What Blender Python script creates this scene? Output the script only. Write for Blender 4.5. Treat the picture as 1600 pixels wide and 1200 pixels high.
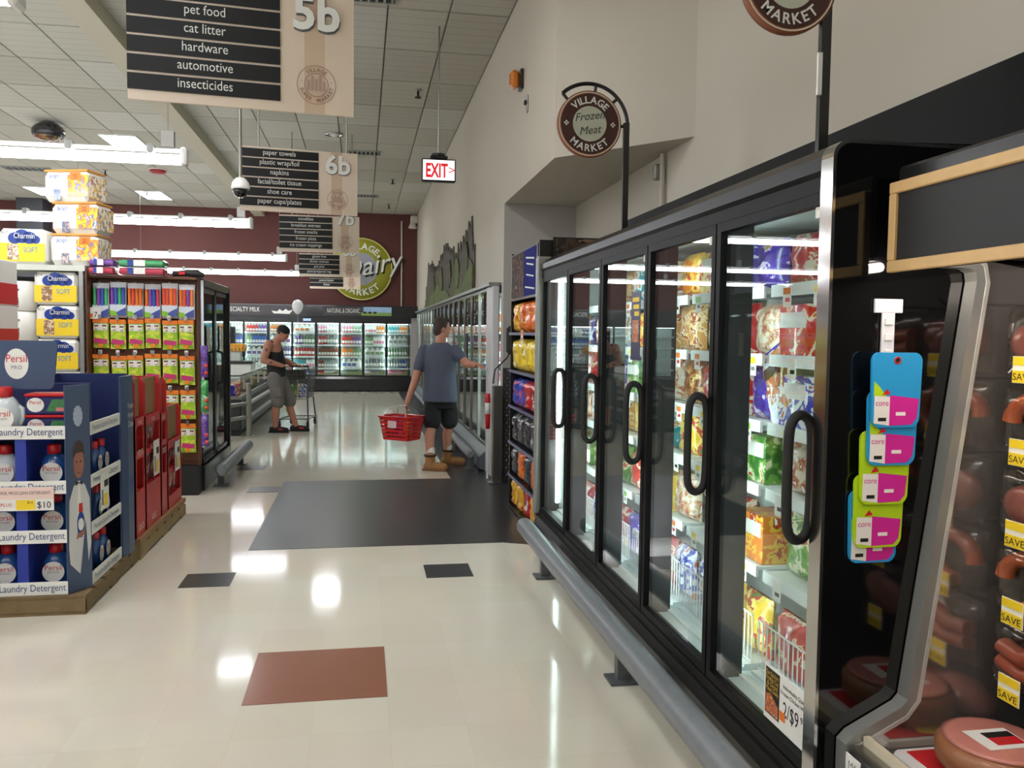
import bpy, math, random
from mathutils import Vector, Matrix, noise as mnoise

random.seed(7)
for o in list(bpy.data.objects):
    bpy.data.objects.remove(o, do_unlink=True)
scene = bpy.context.scene
col = scene.collection
PI = math.pi

# ---------------------------------------------------------------- camera
CAM_H, FPX = 1.57, 1320.0
YAW, PITCH, ROLL = math.radians(10.0754), math.radians(3.3465), math.radians(0.6875)
fw = Vector((math.sin(YAW)*math.cos(PITCH), math.cos(YAW)*math.cos(PITCH), -math.sin(PITCH)))
r0 = Vector((math.cos(YAW), -math.sin(YAW), 0)); u0 = r0.cross(fw)
rr = r0*math.cos(ROLL)+u0*math.sin(ROLL); uu = -r0*math.sin(ROLL)+u0*math.cos(ROLL)
camd = bpy.data.cameras.new('camera'); cam = bpy.data.objects.new('camera', camd); col.objects.link(cam)
camd.sensor_width = 36.0; camd.lens = FPX/1600*36.0; camd.clip_start = .05; camd.clip_end = 100
cam.matrix_world = Matrix(((rr.x, uu.x, -fw.x, 0), (rr.y, uu.y, -fw.y, 0), (rr.z, uu.z, -fw.z, CAM_H), (0, 0, 0, 1)))
scene.camera = cam

# ---------------------------------------------------------------- world, exposure, light levels
w = bpy.data.worlds.new('world'); scene.world = w; w.use_nodes = True
w.node_tree.nodes['Background'].inputs[0].default_value = (.9, .93, 1, 1)
w.node_tree.nodes['Background'].inputs[1].default_value = .05
vs = scene.view_settings
vs.view_transform = 'Standard'; vs.look = 'None'; vs.gamma = 1; vs.use_curve_mapping = False
vs.exposure = 0.93
TROFFER_E, TUBE_E, LED_E = 13.5, 12.5, 13.0

# ---------------------------------------------------------------- materials
def lin(c):
    return tuple(((x/255)/12.92 if x/255 <= .04045 else ((x/255+.055)/1.055)**2.4) for x in c)
MATS = {}
def node_mat(name):
    m = bpy.data.materials.new(name); m.use_nodes = True
    nt = m.node_tree; nt.nodes.clear()
    out = nt.nodes.new('ShaderNodeOutputMaterial'); p = nt.nodes.new('ShaderNodeBsdfPrincipled')
    nt.links.new(p.outputs[0], out.inputs[0])
    return m, nt, p, out
def mat(name, c=(128, 128, 128), rough=.5, metal=0, var=.06, scale=8, bump=0, bscale=60, spec=.5, coat=0, emit=None, es=0):
    """plain procedural surface: colour with slight mottling and fine relief"""
    if name in MATS: return MATS[name]
    m, nt, p, out = node_mat(name); N, L = nt.nodes, nt.links
    tc = N.new('ShaderNodeTexCoord')
    nz = N.new('ShaderNodeTexNoise'); nz.inputs['Scale'].default_value = scale; nz.inputs['Detail'].default_value = 3
    L.new(tc.outputs['Object'], nz.inputs['Vector'])
    mx = N.new('ShaderNodeMix'); mx.data_type = 'RGBA'
    a = lin(c); mx.inputs[6].default_value = tuple(x*(1-var) for x in a)+(1,)
    mx.inputs[7].default_value = tuple(min(1, x*(1+var)) for x in a)+(1,)
    L.new(nz.outputs['Fac'], mx.inputs[0]); L.new(mx.outputs[2], p.inputs['Base Color'])
    p.inputs['Roughness'].default_value = rough; p.inputs['Metallic'].default_value = metal
    p.inputs['Specular IOR Level'].default_value = spec
    if coat: p.inputs['Coat Weight'].default_value = coat; p.inputs['Coat Roughness'].default_value = .05
    if bump:
        n2 = N.new('ShaderNodeTexNoise'); n2.inputs['Scale'].default_value = bscale; L.new(tc.outputs['Object'], n2.inputs['Vector'])
        b = N.new('ShaderNodeBump'); b.inputs['Strength'].default_value = bump; b.inputs['Distance'].default_value = .01
        L.new(n2.outputs['Fac'], b.inputs['Height']); L.new(b.outputs[0], p.inputs['Normal'])
    if emit:
        p.inputs['Emission Color'].default_value = lin(emit)+(1,); p.inputs['Emission Strength'].default_value = es
    MATS[name] = m; return m
def pmat(name, cols, scale=9, rough=.28, stops=None, coat=.3):
    """printed packaging: blotches of several inks, offset for every object"""
    if name in MATS: return MATS[name]
    m, nt, p, out = node_mat(name); N, L = nt.nodes, nt.links
    tc = N.new('ShaderNodeTexCoord'); oi = N.new('ShaderNodeObjectInfo')
    ml = N.new('ShaderNodeMath'); ml.operation = 'MULTIPLY'; ml.inputs[1].default_value = 40
    L.new(oi.outputs['Random'], ml.inputs[0])
    ad = N.new('ShaderNodeVectorMath'); ad.operation = 'ADD'; L.new(tc.outputs['Object'], ad.inputs[0]); L.new(ml.outputs[0], ad.inputs[1])
    nz = N.new('ShaderNodeTexNoise'); nz.inputs['Scale'].default_value = scale*1.7; nz.inputs['Detail'].default_value = 6; nz.inputs['Distortion'].default_value = .6
    L.new(ad.outputs[0], nz.inputs['Vector'])
    cr = N.new('ShaderNodeValToRGB'); cr.color_ramp.interpolation = 'CONSTANT'; e = cr.color_ramp.elements
    n = len(cols); stops = stops or [0]+[.40+.24*i/max(1, n-1) for i in range(1, n)]
    e[0].position = 0; e[0].color = lin(cols[0])+(1,)
    e[1].position = stops[1]; e[1].color = lin(cols[1])+(1,)
    for i in range(2, n):
        k = e.new(stops[i]); k.color = lin(cols[i])+(1,)
    L.new(nz.outputs['Fac'], cr.inputs[0]); L.new(cr.outputs[0], p.inputs['Base Color'])
    p.inputs['Roughness'].default_value = rough; p.inputs['Coat Weight'].default_value = coat
    MATS[name] = m; return m
def glass(name, tint=(246, 250, 249), f0=.045, rough=.0):
    if name in MATS: return MATS[name]
    m = bpy.data.materials.new(name); m.use_nodes = True; nt = m.node_tree; nt.nodes.clear(); N, L = nt.nodes, nt.links
    out = N.new('ShaderNodeOutputMaterial'); t = N.new('ShaderNodeBsdfTransparent'); t.inputs[0].default_value = lin(tint)+(1,)
    g = N.new('ShaderNodeBsdfGlossy'); g.inputs['Roughness'].default_value = rough
    lw = N.new('ShaderNodeLayerWeight'); lw.inputs[0].default_value = .5
    pw = N.new('ShaderNodeMath'); pw.operation = 'POWER'; pw.inputs[1].default_value = 5; L.new(lw.outputs['Facing'], pw.inputs[0])
    mr = N.new('ShaderNodeMapRange'); mr.inputs[3].default_value = f0; mr.inputs[4].default_value = 1; L.new(pw.outputs[0], mr.inputs[0])
    mx = N.new('ShaderNodeMixShader'); L.new(mr.outputs[0], mx.inputs[0]); L.new(t.outputs[0], mx.inputs[1]); L.new(g.outputs[0], mx.inputs[2])
    L.new(mx.outputs[0], out.inputs[0]); MATS[name] = m; return m
def lamp(name, c, s):
    if name in MATS: return MATS[name]
    m = bpy.data.materials.new(name); m.use_nodes = True; nt = m.node_tree; nt.nodes.clear()
    out = nt.nodes.new('ShaderNodeOutputMaterial'); e = nt.nodes.new('ShaderNodeEmission')
    e.inputs[0].default_value = lin(c)+(1,); e.inputs[1].default_value = s
    nt.links.new(e.outputs[0], out.inputs[0]); MATS[name] = m; return m

black = mat('black_enamel', (24, 24, 25), .28, coat=.2)
doorblack = mat('door_black', (14, 14, 15), .5, spec=.15)
blackmatt = mat('black_matt', (22, 22, 22), .6)
blackgloss = mat('black_gloss', (9, 9, 10), .06, var=0, coat=.5)
chrome = mat('chrome', (200, 200, 198), .12, 1, var=.03)
steel = mat('brushed_steel', (165, 163, 158), .32, 1, var=.08, scale=30)
greymetal = mat('grey_trim', (158, 160, 156), .35, .5)
white = mat('white_paint', (226, 226, 222), .45)
paper = mat('white_card', (228, 226, 220), .6, var=.03)
cardboard = mat('cardboard', (150, 116, 80), .8, var=.1)
wood = mat('pallet_wood', (120, 99, 68), .8, var=.25, scale=14, bump=.3, bscale=40)
palewood = mat('pale_pine', (214, 176, 120), .5, var=.12, scale=20)
brownwood = mat('brown_panel', (104, 62, 38), .5, var=.12, scale=12)
redplastic = mat('red_plastic', (196, 24, 30), .35, coat=.2)
red = mat('red_ink', (198, 30, 38), .45)
blue = mat('blue_ink', (26, 58, 140), .4)
navy = mat('navy_card', (34, 46, 96), .45)
slate = mat('slate_blue_card', (62, 78, 108), .4, var=.2, scale=3)
yellow = mat('yellow_ink', (242, 208, 40), .45)
green = mat('green_ink', (128, 186, 40), .4)
orange = mat('orange_ink', (232, 122, 28), .45)
inkblack = mat('print_black', (24, 22, 22), .5, var=0)
inkgrey = mat('print_grey', (120, 120, 124), .5, var=0)
letterwhite = mat('letter_white', (222, 222, 216), .5, var=.02)
cream = mat('cream_board', (214, 196, 176), .4, var=.07, scale=3)
skin = mat('skin', (186, 128, 104), .55, var=.07, scale=20)
pinkhead = mat('skin_arm', (178, 120, 98), .55, var=.07, scale=20)
glassm = glass('door_glass'); poly = glass('clear_film', (240, 240, 238), .06, .05)
def smooth_path(pts, n=4, closed=True):
    """Catmull-Rom through the points"""
    P = [Vector(p) for p in pts]; k = len(P); out = []
    for i in range(k):
        a, b, c, d = P[i-1], P[i], P[(i+1) % k], P[(i+2) % k]
        for j in range(n):
            t = j/n; out.append(tuple(.5*((2*b)+(c-a)*t+(2*a-5*b+4*c-d)*t*t+(3*b-a-3*c+d)*t**3)))
    return out
led = lamp('freezer_led', (222, 246, 244), LED_E)
tubem = lamp('fluorescent_tube', (244, 248, 255), TUBE_E)
troffm = lamp('troffer_lens', (250, 250, 252), TROFFER_E)

# ---------------------------------------------------------------- mesh helpers
TXT = {}
def txt(s, off=0):
    """flat letter outlines of a string at size 1, centred, as (verts, faces, width)"""
    if (s, off) in TXT: return TXT[s, off]
    c = bpy.data.curves.new('t', 'FONT'); c.body = s; c.size = 1; c.resolution_u = 3; c.fill_mode = 'FRONT'; c.offset = off
    o = bpy.data.objects.new('t', c); col.objects.link(o)
    dg = bpy.context.evaluated_depsgraph_get(); dg.update()
    me = o.evaluated_get(dg).to_mesh()
    v = [(p.co.x, p.co.y) for p in me.vertices]; f = [tuple(p.vertices) for p in me.polygons]
    o.evaluated_get(dg).to_mesh_clear()
    bpy.data.objects.remove(o, do_unlink=True); bpy.data.curves.remove(c)
    if v:
        a, b = min(p[0] for p in v), max(p[0] for p in v)
        v = [(p[0]-(a+b)/2, p[1]) for p in v]; wd = b-a
    else: wd = .3
    TXT[s, off] = (v, f, wd); return TXT[s, off]
class MB:
    def __init__(s): s.v, s.f, s.m, s.s = [], [], [], []
    def add(s, v, f, mi=0, sm=False, M=None):
        k = len(s.v)
        s.v += [tuple(M @ Vector(p)) if M is not None else tuple(p) for p in v]
        for q in f: s.f.append(tuple(i+k for i in q)); s.m.append(mi); s.s.append(sm)
        return s
    def box(s, x0, x1, y0, y1, z0, z1, mi=0, b=0, M=None):
        if b <= 0:
            v = [(x, y, z) for z in (z0, z1) for y in (y0, y1) for x in (x0, x1)]
            f = [(0, 2, 3, 1), (4, 5, 7, 6), (0, 1, 5, 4), (2, 6, 7, 3), (0, 4, 6, 2), (1, 3, 7, 5)]
            return s.add(v, f, mi, False, M)
        b = min(b, .45*(x1-x0), .45*(y1-y0), .45*(z1-z0))
        v, ix = [], {}
        for i, x in enumerate((x0, x1)):
            for j, y in enumerate((y0, y1)):
                for k, z in enumerate((z0, z1)):
                    dx, dy, dz = (b if i == 0 else -b), (b if j == 0 else -b), (b if k == 0 else -b)
                    ix[i, j, k] = len(v); v += [(x, y+dy, z+dz), (x+dx, y, z+dz), (x+dx, y+dy, z)]
        f = []
        for a in range(2):
            f.append([ix[a, 0, 0], ix[a, 1, 0], ix[a, 1, 1], ix[a, 0, 1]][::(-1 if a == 0 else 1)])
            f.append([ix[0, a, 0]+1, ix[1, a, 0]+1, ix[1, a, 1]+1, ix[0, a, 1]+1][::(1 if a == 0 else -1)])
            f.append([ix[0, 0, a]+2, ix[1, 0, a]+2, ix[1, 1, a]+2, ix[0, 1, a]+2][::(-1 if a == 0 else 1)])
        for a in range(2):
            for c in range(2):
                f.append([ix[a, c, 0], ix[a, c, 1], ix[a, c, 1]+1, ix[a, c, 0]+1])
                f.append([ix[a, 0, c], ix[a, 1, c], ix[a, 1, c]+2, ix[a, 0, c]+2])
                f.append([ix[0, a, c]+1, ix[1, a, c]+1, ix[1, a, c]+2, ix[0, a, c]+2])
        for q in ix.values(): f.append([q, q+1, q+2])
        return s.add(v, f, mi, False, M)
    def prism(s, pts, a, b, ax='y', mi=0, M=None):
        """polygon in the other two axes (xz for y, xy for z, yz for x) extruded from a to b"""
        n = len(pts)
        g = {'y': lambda p, t: (p[0], t, p[1]), 'z': lambda p, t: (p[0], p[1], t), 'x': lambda p, t: (t, p[0], p[1])}[ax]
        v = [g(p, a) for p in pts]+[g(p, b) for p in pts]
        f = [tuple(range(n)), tuple(range(2*n-1, n-1, -1))]+[(i, n+i, n+(i+1) % n, (i+1) % n) for i in range(n)]
        return s.add(v, f, mi, False, M)
    def tube(s, path, r, n=8, mi=0, closed=False, cap=True, M=None, rs=None):
        P = [Vector(p) for p in path]; k = len(P); v = []; up = None
        for i, p in enumerate(P):
            if closed: d = (P[(i+1) % k]-P[i-1])
            else: d = P[min(i+1, k-1)]-P[max(i-1, 0)]
            d.normalize()
            if up is None:
                up = Vector((0, 0, 1)) if abs(d.z) < .9 else Vector((1, 0, 0))
            x = (up-d*up.dot(d)).normalized(); up = x; y = d.cross(x); q = rs[i] if rs else r
            v += [tuple(p+(x*math.cos(2*PI*j/n)+y*math.sin(2*PI*j/n))*q) for j in range(n)]
        f = []
        for i in range(k if closed else k-1):
            a, b = i*n, ((i+1) % k)*n
            f += [(a+j, a+(j+1) % n, b+(j+1) % n, b+j) for j in range(n)]
        s.add(v, f, mi, True, M)
        if cap and not closed:
            s.add(v[:n], [tuple(range(n-1, -1, -1))], mi, False, M); s.add(v[-n:], [tuple(range(n))], mi, False, M)
        return s
    def cyl(s, p0, p1, r, r2=None, n=12, mi=0, M=None):
        return s.tube([p0, p1], r, n, mi, M=M, rs=[r, r if r2 is None else r2])
    def lathe(s, prof, c=(0, 0, 0), n=16, mi=0, sx=1, sy=1, M=None, sm=True):
        v, f = [], []
        for r, z in prof: v += [(c[0]+sx*r*math.cos(2*PI*j/n), c[1]+sy*r*math.sin(2*PI*j/n), c[2]+z) for j in range(n)]
        for i in range(len(prof)-1):
            f += [(i*n+j, i*n+(j+1) % n, (i+1)*n+(j+1) % n, (i+1)*n+j) for j in range(n)]
        k = len(prof)-1
        f += [tuple(range(n-1, -1, -1)), tuple(range(k*n, k*n+n))]
        return s.add(v, f, mi, sm, M)
    def ell(s, c, rx, ry, rz, n=14, m=9, mi=0, M=None):
        p = [(max(1e-4, math.sin(PI*i/m)), -math.cos(PI*i/m)) for i in range(m+1)]
        T = Matrix.Translation(c) @ Matrix.Diagonal((rx, ry, rz, 1))
        return s.lathe(p, n=n, mi=mi, M=(M @ T) if M is not None else T)
    def disc(s, c, r, mi=0, n=32, ax='y', M=None, r2=0, a0=0, a1=2*PI, sx=1):
        g = {'y': lambda x, z: (c[0]+x, c[1], c[2]+z), 'x': lambda x, z: (c[0], c[1]+x, c[2]+z), 'z': lambda x, z: (c[0]+x, c[1]+z, c[2])}[ax]
        o = [g(sx*r*math.cos(a0+(a1-a0)*j/n), r*math.sin(a0+(a1-a0)*j/n)) for j in range(n+1)]
        if r2:
            i = [g(sx*r2*math.cos(a0+(a1-a0)*j/n), r2*math.sin(a0+(a1-a0)*j/n)) for j in range(n+1)]
            return s.add(o+i, [(j, j+1, n+2+j, n+1+j) for j in range(n)], mi, False, M)
        return s.add(o, [tuple(range(n))] if abs(a1-a0) > 6.2 else [tuple(range(n+1))], mi, False, M)
    def quad(s, pts, mi=0, M=None): return s.add(pts, [tuple(range(len(pts)))], mi, False, M)
    def text(s, t, size, M, mi=0, fit=None, sx=1, off=0):
        """letters in the local xy plane of M, centred on the baseline; fit = largest width"""
        v, f, wd = txt(t, off)
        k = size*sx
        if fit and wd*k > fit: k = fit/wd
        return s.add([(p[0]*k, p[1]*size, 0) for p in v], f, mi, False, M)
    def arctext(s, t, size, R, a_mid, M, mi=0, step=None, inward=False):
        ws = [txt(ch)[2]*size if ch != ' ' else .25*size for ch in t]; gap = .14*size
        tot = sum(ws)+gap*(len(t)-1); pos = -tot/2
        for ch, wd in zip(t, ws):
            a = (pos+wd/2)/R; pos += wd+gap
            if ch == ' ': continue
            if inward: th = a_mid+a; T = Matrix.Translation((R*math.cos(th), R*math.sin(th), 0)) @ Matrix.Rotation(th+PI/2, 4, 'Z') @ Matrix.Translation((0, -.35*size, 0))
            else: th = a_mid-a; T = Matrix.Translation((R*math.cos(th), R*math.sin(th), 0)) @ Matrix.Rotation(th-PI/2, 4, 'Z') @ Matrix.Translation((0, -.35*size, 0))
            s.text(ch, size, M @ T, mi, off=.022)
        return s
    def pillow(s, wd, h, d, nx=8, ny=10, seed=0, mi=0, crimp=.06, crinkle=.012, M=None, flare=1.0):
        """crinkled bag standing in xz, base at z=0, thickness along y"""
        for sgn in (-1, 1):
            v = []
            for j in range(ny+1):
                t = j/ny
                for i in range(nx+1):
                    u = i/nx*2-1
                    e = 1-max(0, 1-min(t, 1-t)/.22)**2
                    th = d/2*math.sqrt(max(0, 1-u**4))*math.sqrt(max(0, e)) if crimp < min(t, 1-t) else .003*(1-abs(u)**8)
                    nz = mnoise.noise(Vector((u*2.3+seed*7.1, t*4.5, sgn*3+seed)))+.5*mnoise.noise(Vector((u*6+seed, t*9, sgn*5)))
                    pin = 1-.05*math.sin(PI*t)*flare
                    v.append((u*wd/2*pin*(1+.02*mnoise.noise(Vector((t*5, seed, u))) if abs(u) > .9 else pin), sgn*(th+(crinkle*nz if th > .004 else .003)*(1 if abs(u) < .99 else 0)), t*h))
            f = []
            for j in range(ny):
                for i in range(nx):
                    a = j*(nx+1)+i; q = (a, a+1, a+nx+2, a+nx+1)
                    f.append(q if sgn < 0 else q[::-1])
            s.add(v, f, mi, True, M)
        return s
    def mesh(s, name, mats):
        me = bpy.data.meshes.new(name); me.from_pydata(s.v, [], s.f)
        for m in (mats if isinstance(mats, (list, tuple)) else [mats]): me.materials.append(m)
        me.polygons.foreach_set('material_index', s.m); me.polygons.foreach_set('use_smooth', s.s); me.update()
        return me
    def build(s, name, mats, parent=None, loc=None, rz=0):
        o = bpy.data.objects.new(name, s.mesh(name, mats)); col.objects.link(o)
        if parent is not None: o.parent = parent
        if loc is not None: o.location = loc
        if rz: o.rotation_euler.z = rz
        return o
def tag(o, label=None, cat=None, group=None, kind=None):
    if label: o['label'] = label
    if cat: o['category'] = cat
    if group: o['group'] = group
    if kind: o['kind'] = kind
    return o
def thing(name, label, cat, loc=(0, 0, 0), rz=0, group=None):
    o = bpy.data.objects.new(name, None); col.objects.link(o); o.empty_display_size = .05
    o.location = loc; o.rotation_euler.z = rz
    return tag(o, label, cat, group)
def struct(o): o['kind'] = 'structure'; return o
def put(me, name, loc, rz=0, parent=None, rx=0, ry=0, s=None):
    o = bpy.data.objects.new(name, me); col.objects.link(o); o.location = loc; o.rotation_euler = (rx, ry, rz)
    if parent is not None: o.parent = parent
    if s: o.scale = s if isinstance(s, tuple) else (s, s, s)
    return o
def dup(root, loc, rz=0, label=None, group=None):
    r = root.copy(); col.objects.link(r); r.location = loc; r.rotation_euler.z = rz; tag(r, label, None, group)
    for ch in root.children:
        c = ch.copy(); col.objects.link(c); c.parent = r
        for g in ch.children:
            d = g.copy(); col.objects.link(d); d.parent = c
    return r
FACE_CAM = Matrix.Rotation(PI/2, 4, 'X')                       # xy plane -> xz plane, read from -y
def at_y(x, y, z): return Matrix.Translation((x, y, z)) @ FACE_CAM
def at_left(x, y, z): return Matrix.Translation((x, y, z)) @ Matrix.Rotation(-PI/2, 4, 'Z') @ FACE_CAM   # read from -x
def at_right(x, y, z): return Matrix.Translation((x, y, z)) @ Matrix.Rotation(PI/2, 4, 'Z') @ FACE_CAM   # read from +x
ORD = ['first', 'second', 'third', 'fourth', 'fifth', 'sixth', 'seventh', 'eighth', 'ninth', 'tenth', 'eleventh', 'twelfth', 'thirteenth',
       'fourteenth', 'fifteenth', 'sixteenth', 'seventeenth', 'eighteenth']

# ================================================================ THE SETTING
def floor_material():
    m, nt, p, out = node_mat('vinyl_floor'); N, L = nt.nodes, nt.links
    tc = N.new('ShaderNodeTexCoord')
    br = N.new('ShaderNodeTexBrick'); br.offset = 0; br.inputs['Scale'].default_value = 1
    br.inputs['Brick Width'].default_value = .305; br.inputs['Row Height'].default_value = .305; br.inputs['Mortar Size'].default_value = .0006
    a = lin((228, 220, 204)); b = lin((224, 215, 198)); mo = lin((212, 203, 186))
    for i, c in ((1, a), (2, b), (3, mo)): br.inputs[i].default_value = c+(1,)
    mp = N.new('ShaderNodeMapping'); mp.inputs['Location'].default_value = (.195, .06, 0)
    L.new(tc.outputs['Object'], mp.inputs[0]); L.new(mp.outputs[0], br.inputs['Vector'])
    nz = N.new('ShaderNodeTexNoise'); nz.inputs['Scale'].default_value = 1.6; nz.inputs['Detail'].default_value = 6
    L.new(tc.outputs['Object'], nz.inputs['Vector'])
    mx = N.new('ShaderNodeMix'); mx.data_type = 'RGBA'; mx.blend_type = 'MULTIPLY'; mx.inputs[0].default_value = .12
    L.new(br.outputs['Color'], mx.inputs[6]); L.new(nz.outputs['Color'], mx.inputs[7])
    # scuffs and specks
    v = N.new('ShaderNodeTexVoronoi'); v.inputs['Scale'].default_value = 1.1; v.inputs['Randomness'].default_value = 1
    mp2 = N.new('ShaderNodeMapping'); mp2.inputs['Scale'].default_value = (2.6, .7, 1); mp2.inputs['Rotation'].default_value = (0, 0, .35)
    L.new(tc.outputs['Object'], mp2.inputs[0]); L.new(mp2.outputs[0], v.inputs['Vector'])
    lt = N.new('ShaderNodeMath'); lt.operation = 'LESS_THAN'; lt.inputs[1].default_value = .013; L.new(v.outputs['Distance'], lt.inputs[0])
    mx2 = N.new('ShaderNodeMix'); mx2.data_type = 'RGBA'; L.new(lt.outputs[0], mx2.inputs[0]); L.new(mx.outputs[2], mx2.inputs[6])
    mx2.inputs[7].default_value = lin((120, 112, 98))+(1,)
    L.new(mx2.outputs[2], p.inputs['Base Color'])
    n2 = N.new('ShaderNodeTexNoise'); n2.inputs['Scale'].default_value = 5; L.new(tc.outputs['Object'], n2.inputs['Vector'])
    mr = N.new('ShaderNodeMapRange'); mr.inputs[3].default_value = .05; mr.inputs[4].default_value = .13; L.new(n2.outputs['Fac'], mr.inputs[0])
    L.new(mr.outputs[0], p.inputs['Roughness']); p.inputs['Specular IOR Level'].default_value = .55
    return m
floor = struct(MB().box(-16, 2.6, -7, 23.6, -.1, 0).build('floor', floor_material()))
darktile = mat('charcoal_tile', (52, 53, 56), .3, var=.12, scale=30, spec=.5)
browntile = mat('rust_tile', (150, 98, 80), .2, var=.05, scale=30)
def tile(pts, m): return MB().prism(pts, .0003, .0025, 'z').build('floor_tile', m, floor)
def rect(x0, x1, y0, y1): return [(x0, y0), (x1, y0), (x1, y1), (x0, y1)]
tile(rect(-.497, .110, 3.605, 4.195), browntile)
tile(rect(-1.107, -.805, 5.35, 5.65), darktile); tile(rect(.41, .715, 5.36, 5.67), darktile)
tile([(-.802, 6.22), (1.05, 6.22), (1.33, 6.09), (2.24, 6.09), (2.24, 8.86), (1.45, 9.05), (1.45, 22.7), (.95, 22.7), (.95, 9.08), (-.802, 9.08)], darktile)
tile(rect(-1.11, -.805, 8.48, 8.79), darktile); tile(rect(-1.4, -1.1, 9.9, 10.2), darktile)
tile(rect(-2.2, -1.9, 4.2, 4.8), darktile)
wallm = mat('wall_cream', (196, 190, 177), .75, var=.03, scale=1.2, bump=.03, bscale=120)
walld = mat('wall_return_grey', (176, 173, 168), .75, var=.03)
maroon = mat('wall_maroon', (86, 42, 37), .7, var=.06, scale=1.5)
struct(MB().box(-16, 2.6, 23.3, 23.6, 0, 4.8).build('wall_back', maroon))
struct(MB().box(1.47, 1.62, 8.87, 23.3, 2.13, 4.8).build('wall_right', wallm))
struct(MB().prism([(1.47, 8.87), (1.47, 6.5), (2.25, 5.59), (2.25, 8.87)], 2.945, 4.8, 'z').build('wall_bulkhead', wallm))
struct(MB().box(2.25, 2.45, -7, 9.0, 0, 4.8).build('wall_right_near', wallm))
struct(MB().box(1.471, 2.25, 8.856, 9.0, 0, 2.945).build('wall_return', walld))
struct(MB().box(-16.2, -16, -7, 23.6, 0, 4.8).build('wall_left', wallm))
struct(MB().box(-16, 2.6, -7.2, -7, 0, 4.8).build('wall_front', wallm))
struct(MB().box(-8.35, -7.75, 22.7, 23.28, 0, 4.78).build('wall_column', mat('dark_column', (58, 60, 64), .6)))
struct(MB().box(-2.8, -2.53, -6.9, 23.28, 4.6, 4.8).build('trim_1', mat('beam_beige', (176, 170, 148), .7, var=.02)))
ceiling = struct(MB().box(-16.2, 2.6, -7.2, 23.6, 4.8, 4.9).build('ceiling', mat('ceiling_grid', (132, 130, 120), .8)))
def ceil_mat(name, c):
    m, nt, p, out = node_mat(name); N, L = nt.nodes, nt.links
    tc = N.new('ShaderNodeTexCoord'); nz = N.new('ShaderNodeTexNoise'); nz.inputs['Scale'].default_value = 90; L.new(tc.outputs['Object'], nz.inputs['Vector'])
    wv = N.new('ShaderNodeTexWave'); wv.bands_direction = 'Y'; wv.inputs['Scale'].default_value = 1.6; wv.wave_profile = 'SAW'; L.new(tc.outputs['Object'], wv.inputs['Vector'])
    st = N.new('ShaderNodeMath'); st.operation = 'GREATER_THAN'; st.inputs[1].default_value = .94; L.new(wv.outputs['Fac'], st.inputs[0])
    mx = N.new('ShaderNodeMix'); mx.data_type = 'RGBA'; mx.inputs[6].default_value = lin(c)+(1,); mx.inputs[7].default_value = lin(tuple(x*.86 for x in c))+(1,)
    L.new(st.outputs[0], mx.inputs[0]); L.new(mx.outputs[2], p.inputs['Base Color']); p.inputs['Roughness'].default_value = .9
    b = N.new('ShaderNodeBump'); b.inputs['Strength'].default_value = .2; b.inputs['Distance'].default_value = .004
    L.new(nz.outputs['Fac'], b.inputs['Height']); L.new(b.outputs[0], p.inputs['Normal']); return m
cmats = [ceil_mat('ceiling_tile', (178, 176, 164)), ceil_mat('ceiling_tile_aged', (171, 168, 156)), ceil_mat('ceiling_tile_new', (186, 184, 175))]
TW, TL = .61, 1.22
tme = [MB().box(-TW/2+.009, TW/2-.009, -TL/2+.009, TL/2-.009, -.02, 0).mesh('ceiling_tile', m) for m in cmats]
rest = MB(); ntile = 0
xs = [1.465-TW*(k+.5) for k in range(7)]+[-2.8-TW*(k+.5) for k in range(21)]
for j in range(25):
    y = 23.28-TL*(j+.5)
    for x in xs:
        if x-TW/2 < -16.1: continue
        d = Vector((x, y, 4.78))-Vector((0, 0, CAM_H)); dz = d.dot(fw)
        vis = dz > 1 and -60 < 800+FPX*d.dot(rr)/dz < 1660 and -60 < 600-FPX*d.dot(uu)/dz
        if vis and ntile < 300:
            put(tme[random.choice([0, 0, 0, 1, 1, 2])], 'ceiling_tile', (x, y, 4.801), parent=ceiling); ntile += 1
        else: rest.box(x-TW/2+.009, x+TW/2-.009, y-TL/2+.009, y+TL/2-.009, 4.781, 4.801)
tag(rest.build('ceiling_tiles_beyond', cmats[0], ceiling), kind='stuff')

# ---------------------------------------------------------------- ceiling lamps and fittings
def troffer(x, y, label):
    t = thing('ceiling_light', label, 'light', (x, y, 4.781), group='recessed ceiling lights')
    m = MB()
    for a in (-1, 1): m.box(-.3, .3, a*.6-.015, a*.6+.015, -.025, 0); m.box(a*.29-.012, a*.29+.012, -.6, .6, -.025, 0)
    m.build('frame', white, t)
    MB().box(-.277, .277, -.584, .584, -.018, -.002).build('lens', troffm, t)
troffer(-3.98, 15.63, 'glowing rectangular ceiling light above the nearest long lamp')
troffer(-4.87, 21.47, 'small glowing ceiling light right of the orange paper towel stack')
troffer(-7.26, 21.5, 'glowing ceiling light partly hidden by the orange paper towel stack')
troffer(-.85, 20.6, 'glowing ceiling light hidden behind the paper towels aisle sign')
for x, y in ((-1.2, 6.3), (-1.2, 1.2), (-1.2, -3.5), (-3.9, 7.5), (-3.9, 2.5), (-3.9, -3), (-8.5, 15.5), (-8.5, 9), (-8.5, 2.5), (-12.5, 15.5), (-12.5, 8), (-8.5, -3), (-12.5, 1)):
    troffer(x, y, 'added rectangular ceiling light outside the picture')  # unseen lights, added to brighten the near and left parts of the store
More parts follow.
